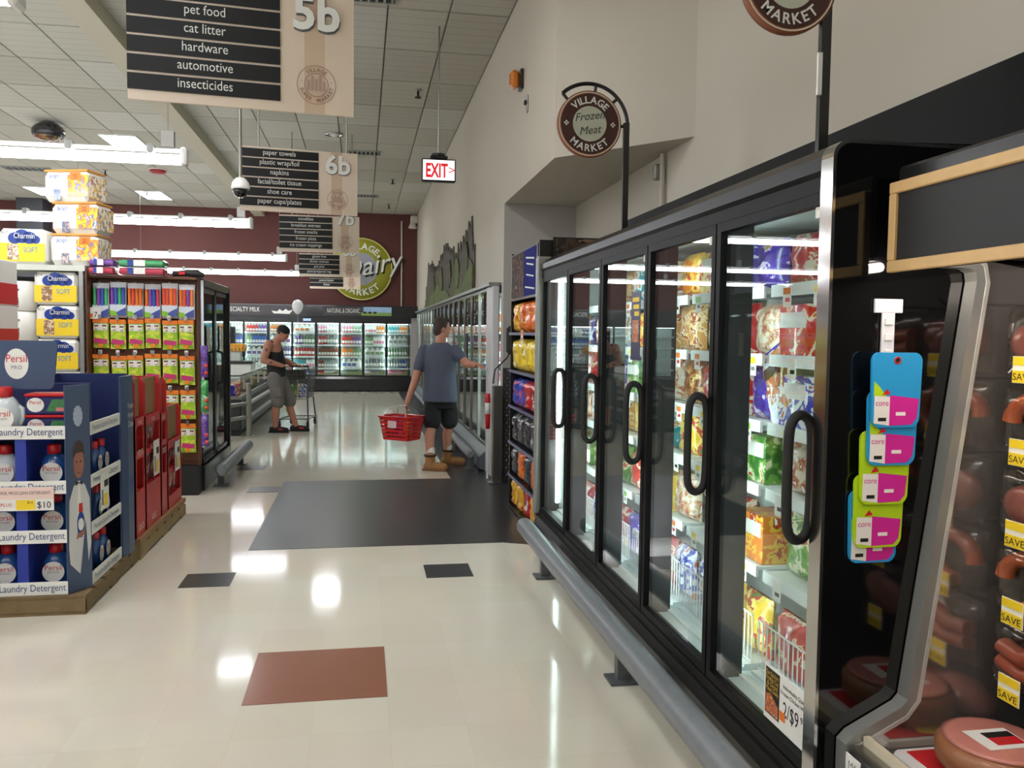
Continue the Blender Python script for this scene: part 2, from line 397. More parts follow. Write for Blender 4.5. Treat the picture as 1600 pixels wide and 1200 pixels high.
def strip(y, label, x1=-1.45, x0=-12, z=2.96):
    t = thing('strip_light', label, 'light', (x1, y, z), group='long hanging strip lights over the aisles')
    n = x0-x1
    hs = MB(); hs.box(n, -.02, -.018, .018, .07, .10, b=.006); hs.build('housing', white, t)
    MB().tube([(n, 0, .012), (-.02, 0, .012)], .042, 12).build('lens', tubem, t)
    MB().box(-.02, .03, -.06, .06, -.04, .11, b=.015).build('end_cap', white, t)
    k = 0
    for i in range(12):
        x = -.25-.62*i
        MB().box(x-.025, x+.025, -.065, .065, .05, .13, b=.008).build('clip', greymetal, t)
    for x in (-.12, -3.7, -7.5): MB().box(x-.05, x+.05, -.03, .03, .11, .24).tube([(x, 0, .24), (x, 0, 4.78-z)], .004, 6).build('hanger', steel, t)
for y, l in ((3.97, 'nearest strip light whose end pokes into the top left corner'), (7.42, 'thickest bright strip light above the left shelves'), (11.67, 'bright strip light ending under the paper towels sign'),
             (16.9, 'bright strip light ending below the novelties sign'), (21.3, 'thinnest and lowest bright strip light against the maroon wall'), (-.6, 'added strip light outside the picture behind the viewer')):
    strip(y, l)  # the strip behind the viewer is unseen and added for its light
def vent(x, y, label, wx=.6, wy=.3):
    t = thing('ceiling_vent', label, 'vent', (x, y, 4.781), group='ceiling vents')
    MB().box(-wx/2, wx/2, -wy/2, wy/2, -.008, 0).build('backing', blackmatt, t)
    m = MB()
    for a in (-1, 1): m.box(-wx/2, wx/2, a*wy/2-.012, a*wy/2+.012, -.02, 0); m.box(a*wx/2-.012, a*wx/2+.012, -wy/2, wy/2, -.02, 0)
    m.build('frame', greymetal, t)
    for k in range(8): x_ = -wx/2+wx*(k+.5)/8; MB().box(x_-.012, x_+.012, -wy/2, wy/2, -.018, -.006).build('slat', greymetal, t)
vent(.02, 15.5, 'grey ceiling vent right of the paper towels sign'); vent(.05, 20.3, 'small grey ceiling vent right of the tissue rows of the sign')
vent(.02, 8.35, 'dark ceiling vent above the big number five sign'); vent(-6.6, 18.6, 'grey ceiling vent over the tissue packs at far left', .9, .35)
def sprinkler(x, y, label):
    t = thing('sprinkler_head', label, 'sprinkler', (x, y, 4.781), group='ceiling sprinkler heads')
    MB().lathe([(.05, 0), (.05, -.012), (.02, -.02)], n=12).build('escutcheon', steel, t)
    MB().lathe([(.014, -.02), (.014, -.09), (.045, -.1), (.045, -.108), (.01, -.112)], n=10).build('deflector', blackmatt, t)
for x, y, l in ((.72, 11.4, 'tiny sprinkler head on the ceiling left of the exit sign rod'), (.62, 18.0, 'tiny sprinkler head left of the exit sign'), (-5.1, 18.4, 'tiny sprinkler head above the orange towel stack'),
                (.65, 21.5, 'tiny sprinkler head above the maroon wall by the cream wall'), (-4.9, 20.9, 'tiny sprinkler head right of the orange towel stack')): sprinkler(x, y, l)
t = thing('smoke_alarm', 'small red fire alarm on the ceiling right of the bright lamp', 'alarm', (-4.03, 18.1, 4.781))
MB().lathe([(.16, 0), (.16, -.04), (.12, -.08), (.05, -.09)], n=16).build('body', mat('alarm_red', (150, 40, 42), .4), t)
MB().lathe([(.18, 0), (.18, -.015)], n=16).build('base', white, t)
t = thing('foil_balloon', 'dark round foil balloon resting against the ceiling', 'balloon', (-4.8, 14.37, 4.78))
MB().ell((0, 0, -.16), .24, .24, .15, 24, 12).build('envelope', pmat('foil_dark', [(38, 38, 42), (56, 54, 56), (20, 20, 22)], 3, .18), t)
MB().ell((0, -.03, -.23), .19, .18, .09, 20, 10).build('printed_underside', pmat('foil_print', [(60, 46, 40), (150, 60, 36), (120, 124, 60), (40, 40, 44)], 7, .2), t)
MB().tube([(.18, -.1, -.24), (.2, -.11, -.36), (.18, -.1, -.42)], .01, 6).build('tail', greymetal, t)
t = thing('ceiling_downlight', 'small round unlit downlight between the two nearest aisle signs', 'light', (-.45, 14.2, 4.781))
MB().lathe([(.15, 0), (.15, -.02), (.11, -.02), (.10, -.005)], n=20).build('ring', chrome, t)
MB().lathe([(.1, -.004), (.02, -.05)], n=16).build('lens', mat('frosted', (220, 220, 214), .3), t)
t = thing('dome_camera', 'white dome security camera on a thin pole before the aisle sign', 'camera', (-1.08, 8.0, 2.80))
MB().cyl((0, 0, .13), (0, 0, 1.98), .014, n=10).build('pole', steel, t)
MB().lathe([(.03, .15), (.05, .135), (.075, .10), (.082, .06), (.082, .045)], n=20).build('housing', white, t)
MB().lathe([(.068, .045), (.066, .02), (.05, -.012), (.02, -.028), (.002, -.03)], n=20).build('dome', blackgloss, t)

# ---------------------------------------------------------------- hanging aisle signs
strip_black = mat('sign_black', (20, 20, 22), .42, var=0, spec=.3)
band = mat('sign_pale_band', (198, 172, 148), .4, var=.05)
def emblem(m, M, R, mi_ring, mi_in):
    m.disc((0, 0, 0), R, mi_ring, 40, 'z', M, r2=R*.97); m.disc((0, 0, 0), R*.62, mi_ring, 40, 'z', M, r2=R*.58)
    m.arctext('VILLAGE', R*.27, R*.78, PI/2, M, mi_ring); m.arctext('SUPER', R*.27, R*.78, PI*1.24, M, mi_ring, inward=True)
    m.arctext('MARKET', R*.27, R*.78, PI*1.74, M, mi_ring, inward=True)
    for a in (PI*1.49, PI*.93, PI*.07): m.disc((R*.78*math.cos(a), R*.78*math.sin(a), 0), R*.03, mi_ring, 8, 'z', M)
    # little street of buildings in the middle
    for k, (x, hh) in enumerate(((-.4, .5), (-.2, .7), (0, .55), (.2, .75), (.4, .45))):
        m.quad([(R*(x-.08), -R*.3, 0), (R*(x+.08), -R*.3, 0), (R*(x+.08), R*(hh-.3), 0), (R*x, R*(hh-.2), 0), (R*(x-.08), R*(hh-.3), 0)], mi_in, M)
def aisle_sign(y, rows, num, label, rz=0, x0=-1.32, x1=-.05, zb=2.9, pitch=.105, extra=0):
    w = x1-x0; n = len(rows); H = .065+pitch*n; ws = w*.66
    t = thing('aisle_sign', label, 'sign', ((x0+x1)/2, y, zb), rz, 'hanging aisle signs')
    MB().box(-w/2, w/2, 0, .02, 0, H).build('board', cream, t)
    MB().box(-w/2+ws+.14, -w/2+ws+.26, -.0015, 0, 0, H).build('pale_band', band, t)
    for k, r in enumerate(rows):
        z = H-.015-pitch*(k+1)+.008
        s = MB().box(-w/2, -w/2+ws, -.012, 0, z, z+pitch-.016).build('strip', strip_black, t)
        if r: MB().text(r, pitch*.74, at_y(-w/2+ws*.5, -.0135, z+pitch*.27), 0, ws*.9, sx=.86).build('lettering', letterwhite, s)
    if n < 4: num = None
    nm = MB()
    M = at_y(-w/2+ws+.21, -.03, .49 if n > 6 else .455)
    v, f, wd = txt(num, .03) if num else ([], [], 0); sz = .28
    nm.add([(p[0]*sz, p[1]*sz, 0) for p in v], f, 0, False, M)
    nm.add([(p[0]*sz+.006, p[1]*sz-.006, -.028) for p in v], f, 1, False, M)
    if num: nm.build('number', [letterwhite, inkgrey], t)
    e = MB(); emblem(e, at_y(-w/2+ws+.21, -.003, .17), .115, 0, 1)
    e.build('emblem', [mat('emblem_brown', (142, 104, 90), .5), mat('emblem_soft', (172, 144, 128), .5)], t)
    for x in (-.13, .13) if extra else (-w/2+.2, w/2-.12): MB().cyl((x, .01, H-.02), (x, .01, 4.79-zb), .008, n=8).build('rod', steel, t)
aisle_sign(5.27, ['', '', 'pet food', 'cat litter', 'hardware', 'automotive', 'insecticides'], '5b', 'large hanging aisle sign 5b listing pet food and cat litter', math.radians(6), zb=2.885)
aisle_sign(9.75, ['paper towels', 'plastic wrap/foil', 'napkins', 'facial/toilet tissue', 'shoe care', 'paper cups/plates'], '6b', 'hanging aisle sign 6b listing paper towels and napkins', math.radians(8), zb=2.89)
aisle_sign(14.2, ['novelties', 'breakfast entrees', 'frozen snacks', 'frozen pizza', 'ice cream toppings'], '7b', 'hanging aisle sign 7b listing novelties and frozen pizza', zb=2.87)
aisle_sign(18.5, ['gluten free', 'dinner entrees', 'pot pies', 'plain/prepared veg'], '8b', 'hanging aisle sign 8b listing dinner entrees and pot pies', zb=2.75)
aisle_sign(22.3, ['jelly', 'peanut butter', 'bread'], '9b', 'smallest and farthest hanging aisle sign listing peanut butter', zb=2.69)
# ---------------------------------------------------------------- exit sign
t = thing('exit_sign', 'white box exit sign with red letters hanging from a rod', 'sign', (.79, 9.0, 3.17))
MB().box(-.18, .18, 0, .09, 0, .235, b=.008).build('housing', black, t)
MB().box(-.166, .166, -.004, .0, .014, .221).build('face', mat('exit_face', (240, 240, 238), .4, var=0, emit=(255, 250, 250), es=.45), t)
m = MB().text('EXIT', .2, at_y(-.02, -.006, .045), 0, .23, off=.03); m.text('>', .13, at_y(.135, -.006, .075), 0)
m.build('lettering', mat('exit_red', (224, 28, 40), .4, var=0, emit=(224, 28, 40), es=.25), t)
MB().box(-.09, .09, -.03, .09, .235, .26).lathe([(.075, 0), (.075, .03), (.02, .04)], (0, .045, .26), 14).build('canopy_mount', black, t)
MB().cyl((0, .045, .29), (0, .045, 1.62), .009, n=8).build('rod', steel, t)
# ---------------------------------------------------------------- wall fittings on the right
t = thing('strobe_light', 'orange alarm strobe fixed high on the cream wall', 'alarm', (1.468, 7.9, 3.86))
MB().box(-.03, 0, -.07, .07, -.01, .17, b=.006).build('back_plate', black, t)
MB().box(-.12, -.03, -.065, .065, 0, .16, b=.03).build('lens', mat('strobe_orange', (206, 118, 34), .2, coat=.5), t)
t = thing('wall_bracket', 'small dark bracket under the orange strobe', 'bracket', (1.468, 7.62, 3.57))
MB().box(-.012, 0, -.02, .02, 0, .16, b=.004).build('plate', steel, t); MB().box(-.035, -.012, -.02, .02, .07, .11, b=.006).build('hook', blackmatt, t)
t = thing('wall_speaker', 'small pale horn fixture high in the far corner of the room', 'speaker', (1.468, 23.0, 4.42))
MB().box(-.2, 0, -.1, .1, .1, .3, b=.03).build('body', wallm, t); MB().lathe([(.06, 0), (.12, -.15), (.1, -.16)], (-.14, 0, .12), 14).build('horn', wallm, t)
tag(MB().cyl((1.05, 23.27, 2.27), (1.05, 23.27, 4.6), .022, n=8).build('wall_pipe', wallm), 'thin pale vertical pipe on the maroon wall right of the round sign', 'pipe')
t = thing('wall_pipe', 'thin cream pipe with a valve in the alcove above the freezers', 'pipe', (2.22, 6.14, 2.45))
MB().cyl((0, 0, 0), (0, 0, .49), .02, n=10).build('pipe', wallm, t); MB().box(-.05, .0, .03, .08, .3, .42, b=.008).build('valve', greymetal, t)
# mural
mt = thing('wall_mural', 'painted wooden cut-out mural of hills and trees on the right wall', 'mural', (1.468, 11.1, 2.13))
mur = [pmat('mural_far', [(78, 74, 68), (92, 84, 76), (70, 70, 72), (88, 78, 62)], 1.4, .7, coat=0), pmat('mural_mid', [(74, 80, 50), (86, 88, 56), (62, 68, 46), (94, 78, 50)], 1.8, .7, coat=0), pmat('mural_near', [(98, 112, 56), (84, 98, 50), (112, 120, 68)], 2.2, .7, coat=0)]
def ridge(h0, fn, n=40, tip=0):
    pts = [(0, 0), (8.6, 0)]
    for k in range(n, -1, -1): y = 8.6*k/n; pts.append((y, fn(y, k)))
    return pts
random.seed(3)
def trees(y, k):
    base = .82+.12*math.sin(y*1.7+1)
    return max(.3, (base-.2*(k % 2)+.14*random.random())*(1 if .3 < y < 8.2 else .6))
MB().prism(ridge(0, trees, 52), -.02, 0, 'x').build('tree_line', mur[0], mt)
MB().prism(ridge(0, lambda y, k: .34+.12*math.sin(y*1.3)+.08*math.sin(y*2.9)), -.035, -.02, 'x').build('hills', mur[1], mt)
MB().prism(ridge(0, lambda y, k: .2+.14*math.sin(y*1.1+2)+.05*math.sin(y*4)), -.05, -.035, 'x').build('meadow', mur[2], mt)
for k, (y, h) in enumerate(((.8, .62), (1.9, .5), (3.1, .56), (4.6, .55), (6.2, .5))):
    MB().prism([(y+.28*math.cos(a)*(1-.3*math.sin(a)), h-.12+.24*math.sin(a)) for a in [2*PI*i/14 for i in range(14)]], -.045, -.03, 'x').build('tree', mur[k % 2+1], mt)
# round dairy sign on the back wall
t = thing('dairy_sign', 'big round yellow-green market sign on the maroon wall', 'sign', (-.03, 23.28, 3.28))
lime = mat('lime_paint', (178, 178, 58), .5); R = .84
MB().lathe([(R, 0), (R, .06), (.01, .06)], n=48, M=FACE_CAM).build('disc', lime, t)
m = MB(); m.disc((0, -.065, 0), R*.99, 0, 48, 'y', r2=R*.955); m.build('rim', mat('rim_pale', (206, 200, 120), .5), t)
m = MB(); m.disc((0, -.066, 0), R*.52, 0, 40, 'y'); m.build('centre', mat('dairy_grey', (150, 152, 160), .5, var=.25, scale=3), t)
m = MB().arctext('VILLAGE', R*.29, R*.73, PI/2, at_y(0, -.068, 0), 0); m.arctext('MARKET', R*.29, R*.73, 1.5*PI, at_y(0, -.068, 0), 0, inward=True)
m.build('lettering', letterwhite, t)
SH = Matrix(((1, .35, 0, 0), (0, 1, 0, 0), (0, 0, 1, 0), (0, 0, 0, 1)))
m = MB().text('Dairy', .72, at_y(.3, -.10, -.12) @ Matrix.Rotation(.2, 4, 'Z') @ SH, 0); m.text('Dairy', .72, at_y(.34, -.09, -.17) @ Matrix.Rotation(.2, 4, 'Z') @ SH, 1)
m.build('script', [letterwhite, inkblack], t)
# pole signs above the freezers
def pole_sign(x, y, zc, zbase, label, lines, D=.46, cx=-.237):
    t = thing('pole_sign', label, 'sign', (x, y, zbase), group='round market signs on poles')
    h = zc-zbase; R = D/2
    MB().box(-.018, .018, -.012, .012, 0, h+.02).build('pole', black, t)
    m = MB(); a0 = 2.35
    arc = [(cx+(R+.045)*math.cos(a), 0, h+(R+.045)*math.sin(a)) for a in [0-.02+a0*k/20 for k in range(21)]]
    m.tube(arc, .012, 8)
    for a in (.0, .75, 1.4, 2.33): m.cyl((cx+(R+.045)*math.cos(a), 0, h+(R+.045)*math.sin(a)), (cx+(R-.02)*math.cos(a), 0, h+(R-.02)*math.sin(a)), .010, n=6)
    m.build('arched_bracket', black, t)
    d = MB().lathe([(R, -.015), (R, .015), (.01, .015)], (0, 0, 0), 40, M=Matrix.Translation((cx, 0, h)) @ FACE_CAM).build('disc', mat('sign_rust', (140, 84, 58), .5), t)
    m = MB(); m.disc((cx, -.0165, h), R*.965, 0, 40, 'y', r2=R*.93); m.build('pale_ring', cream, d)
    m = MB(); m.disc((cx, -.0165, h), R*.90, 0, 40, 'y'); m.build('ring', mat('sign_brown', (66, 34, 28), .5), d)
    m = MB(); m.disc((cx, -.018, h), R*.53, 0, 40, 'y'); m.build('centre', mat('sign_sage', (186, 190, 172), .5), d)
    m = MB().arctext('VILLAGE', R*.3, R*.72, PI/2, at_y(cx, -.019, h), 0); m.arctext('MARKET', R*.3, R*.72, 1.5*PI, at_y(cx, -.019, h), 0, inward=True)
    for sx in (-1, 1):
        for dx, dz in ((.03, 0), (-.03, 0), (0, .03), (0, -.03)):
            k = R*.018/.03; M = at_y(cx+sx*R*.73+dx*R*1.6, -.019, h+dz*R*1.6); q = R*.035
            m.quad([(q, 0, 0), (0, q, 0), (-q, 0, 0), (0, -q, 0)], 0, M)
    m.build('lettering', letterwhite, d)
    m = MB()
    for k, s in enumerate(lines): m.text(s, R*.34, at_y(cx+.005*k, -.02, h+R*(.12-.42*k)) @ Matrix.Rotation(.16, 4, 'Z') @ SH, 0, R*.95)
    m.build('script', mat('script_ink', (58, 62, 60), .5), d)
pole_sign(1.6, 5.09, 2.858, 2.162, 'round brown market sign reading Frozen Meat on a black pole', ['Frozen', 'Meat'], .40)
pole_sign(1.6, 2.80, 2.80, 2.162, 'round brown market sign cut off by the top edge of the picture', [], .35, -.145)
tag(MB().box(1.565, 1.580, 2.775, 2.787, 2.42, 2.565).build('pole_label', paper), 'blank white label strip on the right sign pole', 'label')

# ================================================================ RIGHT SIDE: glass-door freezers
DY = [2.28+.79*k for k in range(6)]
FX, SX, BX = 1.35, 1.56, 1.96
SHZ = [.655, .98, 1.235, 1.50, 1.765]                     # shelf heights, bottom to top
fz = thing('glass_door_freezer', 'black five-door upright freezer full of frozen food along the right wall', 'freezer', (FX, 2.29, 0))
def F(m, name, mats, parent=fz):
    o = m.build(name, mats, parent); o.location = (-FX, -2.29, 0) if parent is fz else (0, 0, 0); return o
inner = mat('freezer_white', (206, 214, 212), .5)
F(MB().box(BX, BX+.02, 2.29, 6.25, .2, 2.06), 'back_panel', inner)
F(MB().box(SX-.16, BX, 2.29, 6.25, 2.03, 2.06), 'ceiling_panel', inner)
F(MB().box(FX+.02, BX, 2.29, 6.25, .2, .235), 'floor_panel', inner)
F(MB().box(FX+.0, BX+.02, 6.24, 6.31, .05, 2.1), 'far_end_wall', inner)
F(MB().box(1.29, 1.42, 6.25, 6.30, .2, 2.16, b=.015), 'far_corner_trim', greymetal)
m = MB().prism([(FX-.01, 2.035), (FX-.03, 2.06), (FX-.03, 2.10), (FX+.03, 2.145), (BX+.02, 2.16), (BX+.02, 2.06), (FX+.02, 2.06)], 2.29, 6.3, 'y')
F(m, 'header', mat('black_header', (8, 8, 9), .3, spec=.2))
F(MB().box(FX-.02, FX+.05, 2.29, 6.28, 2.0, 2.045), 'top_rail', doorblack)
F(MB().box(FX-.02, FX+.06, 2.29, 6.28, .19, .235), 'bottom_rail', doorblack)
F(MB().prism([(FX-.03, .19), (FX-.05, .15), (FX-.05, .06), (FX+.02, .0), (BX, 0), (BX, .2), (FX+.02, .2)], 2.29, 6.28, 'y'), 'base_panel', mat('base_black', (20, 20, 20), .35))
for k, y in enumerate(DY):
    a = y-.022 if k < 5 else y-.03
    mm = F(MB().box(FX+.03, FX+.125, max(a, 2.292), y+.022, .235, 2.03), 'mullion', blackmatt)
    for s in (-1, 1):
        if (k < 5 and s < 0) or (k == 5 and s > 0): continue
        yy = y+s*.034 if k < 5 else y-.04
        o = MB().box(FX+.095, FX+.122, yy-.010, yy+.010, .3, 1.98, b=.004).build('led_strip', led, mm)
for k in range(5):
    y0, y1 = DY[k]+.006, DY[k+1]-.006
    m = MB(); b = .035
    m.box(FX-.018, FX+.022, y0, y0+b, .24, 2.0); m.box(FX-.018, FX+.022, y1-b, y1, .24, 2.0)
    m.box(FX-.018, FX+.022, y0+b, y1-b, .24, .24+b); m.box(FX-.018, FX+.022, y0+b, y1-b, 2.0-b, 2.0)
    d = F(m, 'door', doorblack)
    MB().box(FX-.004, FX+.004, y0+b, y1-b, .24+b, 2.0-b).build('glass', glassm, d)
    hy = y0+.045; R = .05
    pass
    m = MB().tube(smooth_path([(FX-.018, hy, 1.28), (FX-.03, hy, 1.325), (FX-.056, hy, 1.34), (FX-.08, hy, 1.325), (FX-.092, hy, 1.28), (FX-.094, hy, 1.15), (FX-.092, hy, 1.02), (FX-.08, hy, .975), (FX-.056, hy, .96), (FX-.03, hy, .975), (FX-.018, hy, 1.02), (FX-.016, hy, 1.15)]), .0155, 10, closed=True)
    m.build('handle', blackmatt, d)
    MB().box(FX-.007, FX-.003, y0+.045, y0+.085, 1.93, 1.962).build('door_tag', paper, d)
tagm = [MB().box(-.001, .001, -.03, .03, -.07, .005, 0).box(-.0016, -.0008, -.026, .026, -.022, .002, 1).box(-.0016, -.0008, -.022, .01, -.05, -.035, 2).mesh('price_tag', [paper, c, k])
        for c, k in ((yellow, inkgrey), (orange, red), (green, inkgrey), (paper, inkblack))]
railm = mat('price_rail', (226, 232, 230), .35)
random.seed(11)
for k in range(5):
    y0, y1 = DY[k]+.03, DY[k+1]-.03
    for z in SHZ:
        m = MB().box(SX, BX, y0, y1, z-.012, z).box(SX-.012, SX, y0, y1, z-.04, z+.006)
        sh = F(m, 'shelf', railm)
        if k < 4:
            for q in range(3):
                if random.random() < .8: put(random.choice(tagm), 'price_tag', (SX-.014, y0+.12+.24*q+random.uniform(-.05, .05), z-.012), parent=sh)
    bk = MB(); n = 22                                       # white wire basket front at the bottom
    for i in range(n+1): y = y0+(y1-y0)*i/n; bk.tube([(SX-.02, y, .27), (SX-.02, y, .46)], .0028, 5)
    for z in (.27, .46): bk.tube([(SX-.02, y0, z), (SX-.02, y1, z)], .004, 5)
    F(bk, 'wire_basket', white)
    F(MB().box(SX-.05, BX, y0, y1, .235, .262).box(SX-.1, SX-.05, y0, y1, .235, .25), 'basket_floor', railm)
# frozen food
FROZ = {
 'purple': pmat('pk_purple', [(64, 44, 140), (84, 60, 170), (222, 210, 236), (200, 150, 60)], 9),
 'red': pmat('pk_red', [(190, 36, 36), (216, 60, 44), (240, 226, 206), (224, 150, 60)], 9),
 'tan': pmat('pk_tan', [(206, 150, 84), (232, 206, 160), (168, 92, 48), (244, 238, 224)], 11),
 'orange': pmat('pk_orange', [(228, 126, 34), (240, 190, 70), (190, 60, 30), (248, 240, 220)], 9),
 'blue': pmat('pk_blue', [(232, 236, 242), (48, 62, 168), (214, 220, 234), (190, 96, 50)], 8, stops=[0, .43, .53, .62]),
 'green': pmat('pk_green', [(66, 120, 52), (112, 164, 70), (226, 226, 190), (190, 70, 50)], 9),
 'yellow': pmat('pk_yellow', [(238, 196, 50), (246, 224, 120), (206, 62, 40), (90, 130, 60)], 9),
 'teal': pmat('pk_teal', [(40, 140, 150), (222, 232, 230), (200, 130, 70), (230, 214, 180)], 9),
 'clear': pmat('pk_clear', [(226, 214, 196), (206, 170, 130), (176, 92, 70), (240, 240, 236)], 13),
 'brown': pmat('pk_brown', [(120, 72, 42), (176, 116, 64), (226, 190, 130), (72, 40, 26)], 11)}
FN = list(FROZ)
bagm = {}
for i, c in enumerate(FN):
    bagm[c] = [MB().pillow(.215, .235, .085, 8, 9, seed=i*3+j, M=None).mesh('frozen_bag', FROZ[c]) for j in range(2)]
boxm = {c: MB().box(-.1, .1, -.09, .09, 0, .2, b=.004).box(-.09, .09, -.0915, -.0895, .11, .17, 1).mesh('frozen_box', [FROZ[c], paper]) for c in FN}
DN = ['nearest', 'second', 'third', 'fourth', 'farthest']
SN = ['lowest', 'second lowest', 'middle', 'second highest', 'top']
PN = ['near end', 'middle', 'far end']
for k in range(5):
    for j, z in enumerate(SHZ):
        if k == 4 and j > 3: continue
        gap = (SHZ[j+1] if j < 4 else 2.02)-z-.03
        for q in range(3):
            c = random.choice(FN); y = DY[k]+.15+.245*q+random.uniform(-.01, .01)
            if k == 0 and j == 2 and q == 2: c = 'blue'
            if k == 0 and j == 4: c = ('orange', 'tan', 'red')[q]
            if k == 0 and j == 3: c = ('green', 'brown', 'red')[q]
            if k == 0 and j == 1: c = ('teal', 'orange', 'clear')[q]
            if k == 1 and j == 4: c = ('purple', 'purple', 'yellow')[q]
            if random.random() < .78:
                s = min(1.05, gap/.235)
                o = put(random.choice(bagm[c]), 'frozen_bag', (SX+(.165 if k == 0 and j == 2 else .075)+random.uniform(0, .03), y, z+.001), -PI/2+random.uniform(-.15, .15), rx=0, s=(1.05, 1.1, s*random.uniform(.86, .99)))
                kind = 'bag'
            else:
                s = min(1.0, gap/.2)
                o = put(boxm[c], 'frozen_box', (SX+.11, y, z+.001), -PI/2, s=(1.05, 1, s*.97)); kind = 'box'
            tag(o, f'{c} frozen food {kind}, {DN[k]} freezer door, {SN[j]} shelf, {PN[q]}', 'frozen food', 'frozen food on the freezer shelves')
    for q in range(3):
        c = random.choice(['red', 'blue', 'purple', 'clear', 'yellow'])
        o = put(random.choice(bagm[c]), 'frozen_bag', (SX+.075, DY[k]+.15+.245*q, .263), -PI/2, rx=0, s=(1.05, 1.1, 1.05))
        tag(o, f'{c} frozen food bag in the wire basket of the {DN[k]} freezer door, {PN[q]}', 'frozen food', 'frozen food in the wire baskets')
t = thing('frozen_bag', 'white and blue frozen chicken bag slumped sideways behind the nearest freezer door', 'frozen food', (SX+.045, 2.99, 1.262), -PI/2, 'frozen food on the freezer shelves')
t.rotation_euler = (0, -.42, -PI/2)
MB().pillow(.22, .29, .06, 10, 12, seed=77, crinkle=.014).build('bag', pmat('pk_chicken', [(234, 236, 240), (214, 218, 228), (190, 120, 70), (150, 80, 44), (236, 214, 180)], 6, stops=[0, .40, .50, .58, .64]), t)
MB().box(-.105, .105, -.014, .014, .255, .292, b=.004).build('blue_seal', mat('seal_blue', (44, 52, 150), .35), t)
MB().prism([(-.05, .17), (.05, .175), (.045, .215), (-.045, .21)], -.041, -.036, 'y').build('dark_logo', mat('logo_dark', (60, 40, 34), .4), t)
# poster in the second door and price card on the nearest door
t = thing('door_sign', 'price card reading 2 for 9 on the nearest freezer door', 'sign', (FX-.0065, 2.45, .30))
MB().box(-.002, 0, -.145, .15, -.005, .18).build('card', paper, t)
MB().box(-.003, -.002, .045, .14, .015, .17).build('dark_panel', inkblack, t)
MB().quad([(-.0035, .135, .02), (-.0035, .05, .02), (-.0035, .05, .06), (-.0035, .1, .088), (-.0035, .135, .08)]).build('chicken_picture', pmat('chicken_print', [(206, 110, 50), (150, 60, 34), (232, 160, 80), (238, 220, 200)], 40), t)
m = MB()
for i, s in enumerate(['Our Butchers', 'Freshly Cut', '& Grind', 'Meat Daily']): m.text(s, .022, at_left(-.0038, .092, .148-.018*i), 0, .085)
m.build('yellow_lettering', mat('gold_ink', (222, 178, 50), .5), t)
m = MB(); m.text('Individually Quick', .02, at_left(-.0028, -.05, .14), 0, .17); m.text('Frozen Chicken Wings', .02, at_left(-.0028, -.05, .118), 0, .17)
m.text('2/$9', .07, at_left(-.0028, -.03, .05), 0, .11, sx=.8); m.text('97', .03, at_left(-.0028, -.105, .075), 0); m.build('black_lettering', inkblack, t)
MB().box(-.0034, -.002, .005, .04, .03, .06).build('orange_tab', orange, t)
t = thing('door_sticker', 'dark poster with yellow print on the third freezer door', 'sign', (FX-.0065, 4.05, 1.45))
MB().box(-.002, 0, -.07, .07, 0, .34).build('card', mat('sticker_navy', (44, 42, 80), .4), t)
MB().box(-.003, -.002, -.05, .05, .09, .2).build('picture', pmat('chicken_print', [(0, 0, 0), (1, 1, 1)]), t)
[MB().box(-.003, -.002, -.05, .05-.015*q, .29-.035*q, .312-.035*q).build('yellow_line', yellow, t) for q in range(3)]

# ---------------------------------------------------------------- bumper rails
railg = mat('bumper_grey', (116, 120, 124), .4, var=.16, scale=22)
def bumper(x, y0, y1, z, r, label, feet, side=1):
    t = thing('bumper_rail', label, 'bumper rail', (x, y0, 0))
    L = y1-y0; yy = [0, .02, .06]; rs = [r*.6, r*.9, r]
    MB().tube([(0, 0, z), (0, .02, z), (0, .05, z), (0, L-.05, z), (0, L-.02, z), (0, L, z)], r, 16, rs=[r*.6, r*.9, r, r, r*.9, r*.6]).build('pipe', railg, t)
    for f in feet:
        MB().box(-.03+.05*side, .03+.05*side, f-y0-.025, f-y0+.025, .01, z).box(-.07+.05*side, .07+.05*side, f-y0-.06, f-y0+.06, 0.003, .014).build('foot', mat('foot_grey', (84, 86, 88), .45), t)
bumper(1.12, 1.2, 5.78, .235, .058, 'long grey pipe bumper rail on the floor before the freezers', (1.7, 3.62, 5.28))
# black wall fascia behind the freezer top
tag(MB().box(1.975, 2.02, .6, 6.35, 2.17, 2.445).build('fascia_board', mat('fascia_black', (10, 10, 10), .6, spec=.2)), 'long black fascia board behind the freezer top below the cream wall', 'fascia')

# ---------------------------------------------------------------- gloss black end panel with chrome edge
t = thing('end_panel', 'gloss black end panel with chrome edge closing off the freezer row', 'panel', (1.31, 2.22, 0))
def rpanel(x0, x1, z0, z1, r): 
    return [(x0, z0), (x1, z0), (x1, z1)]+[(x0+r-r*math.sin(a), z1-r+r*math.cos(a)) for a in [PI/2*j/6 for j in range(7)]]
MB().prism(rpanel(.006, .66, .0, 2.128, .05), 0, .05, 'y').build('panel', blackgloss, t)
pts = [(-.004, 0)]+[(-.004+.05-.05*math.sin(a), 2.132-.05+.05*math.cos(a)) for a in [PI/2*(1-j/6) for j in range(7)]]+[(.66, 2.132)]
m = MB(); q = [(p[0], p[1]) for p in pts]; inn = [(.006, 0)]+[(.006+.045-.045*math.sin(a), 2.122-.045+.045*math.cos(a)) for a in [PI/2*(1-j/6) for j in range(7)]]+[(.66, 2.122)]
m.prism(q+inn[::-1], -.002, .062, 'y'); m.build('chrome_edge', chrome, t)

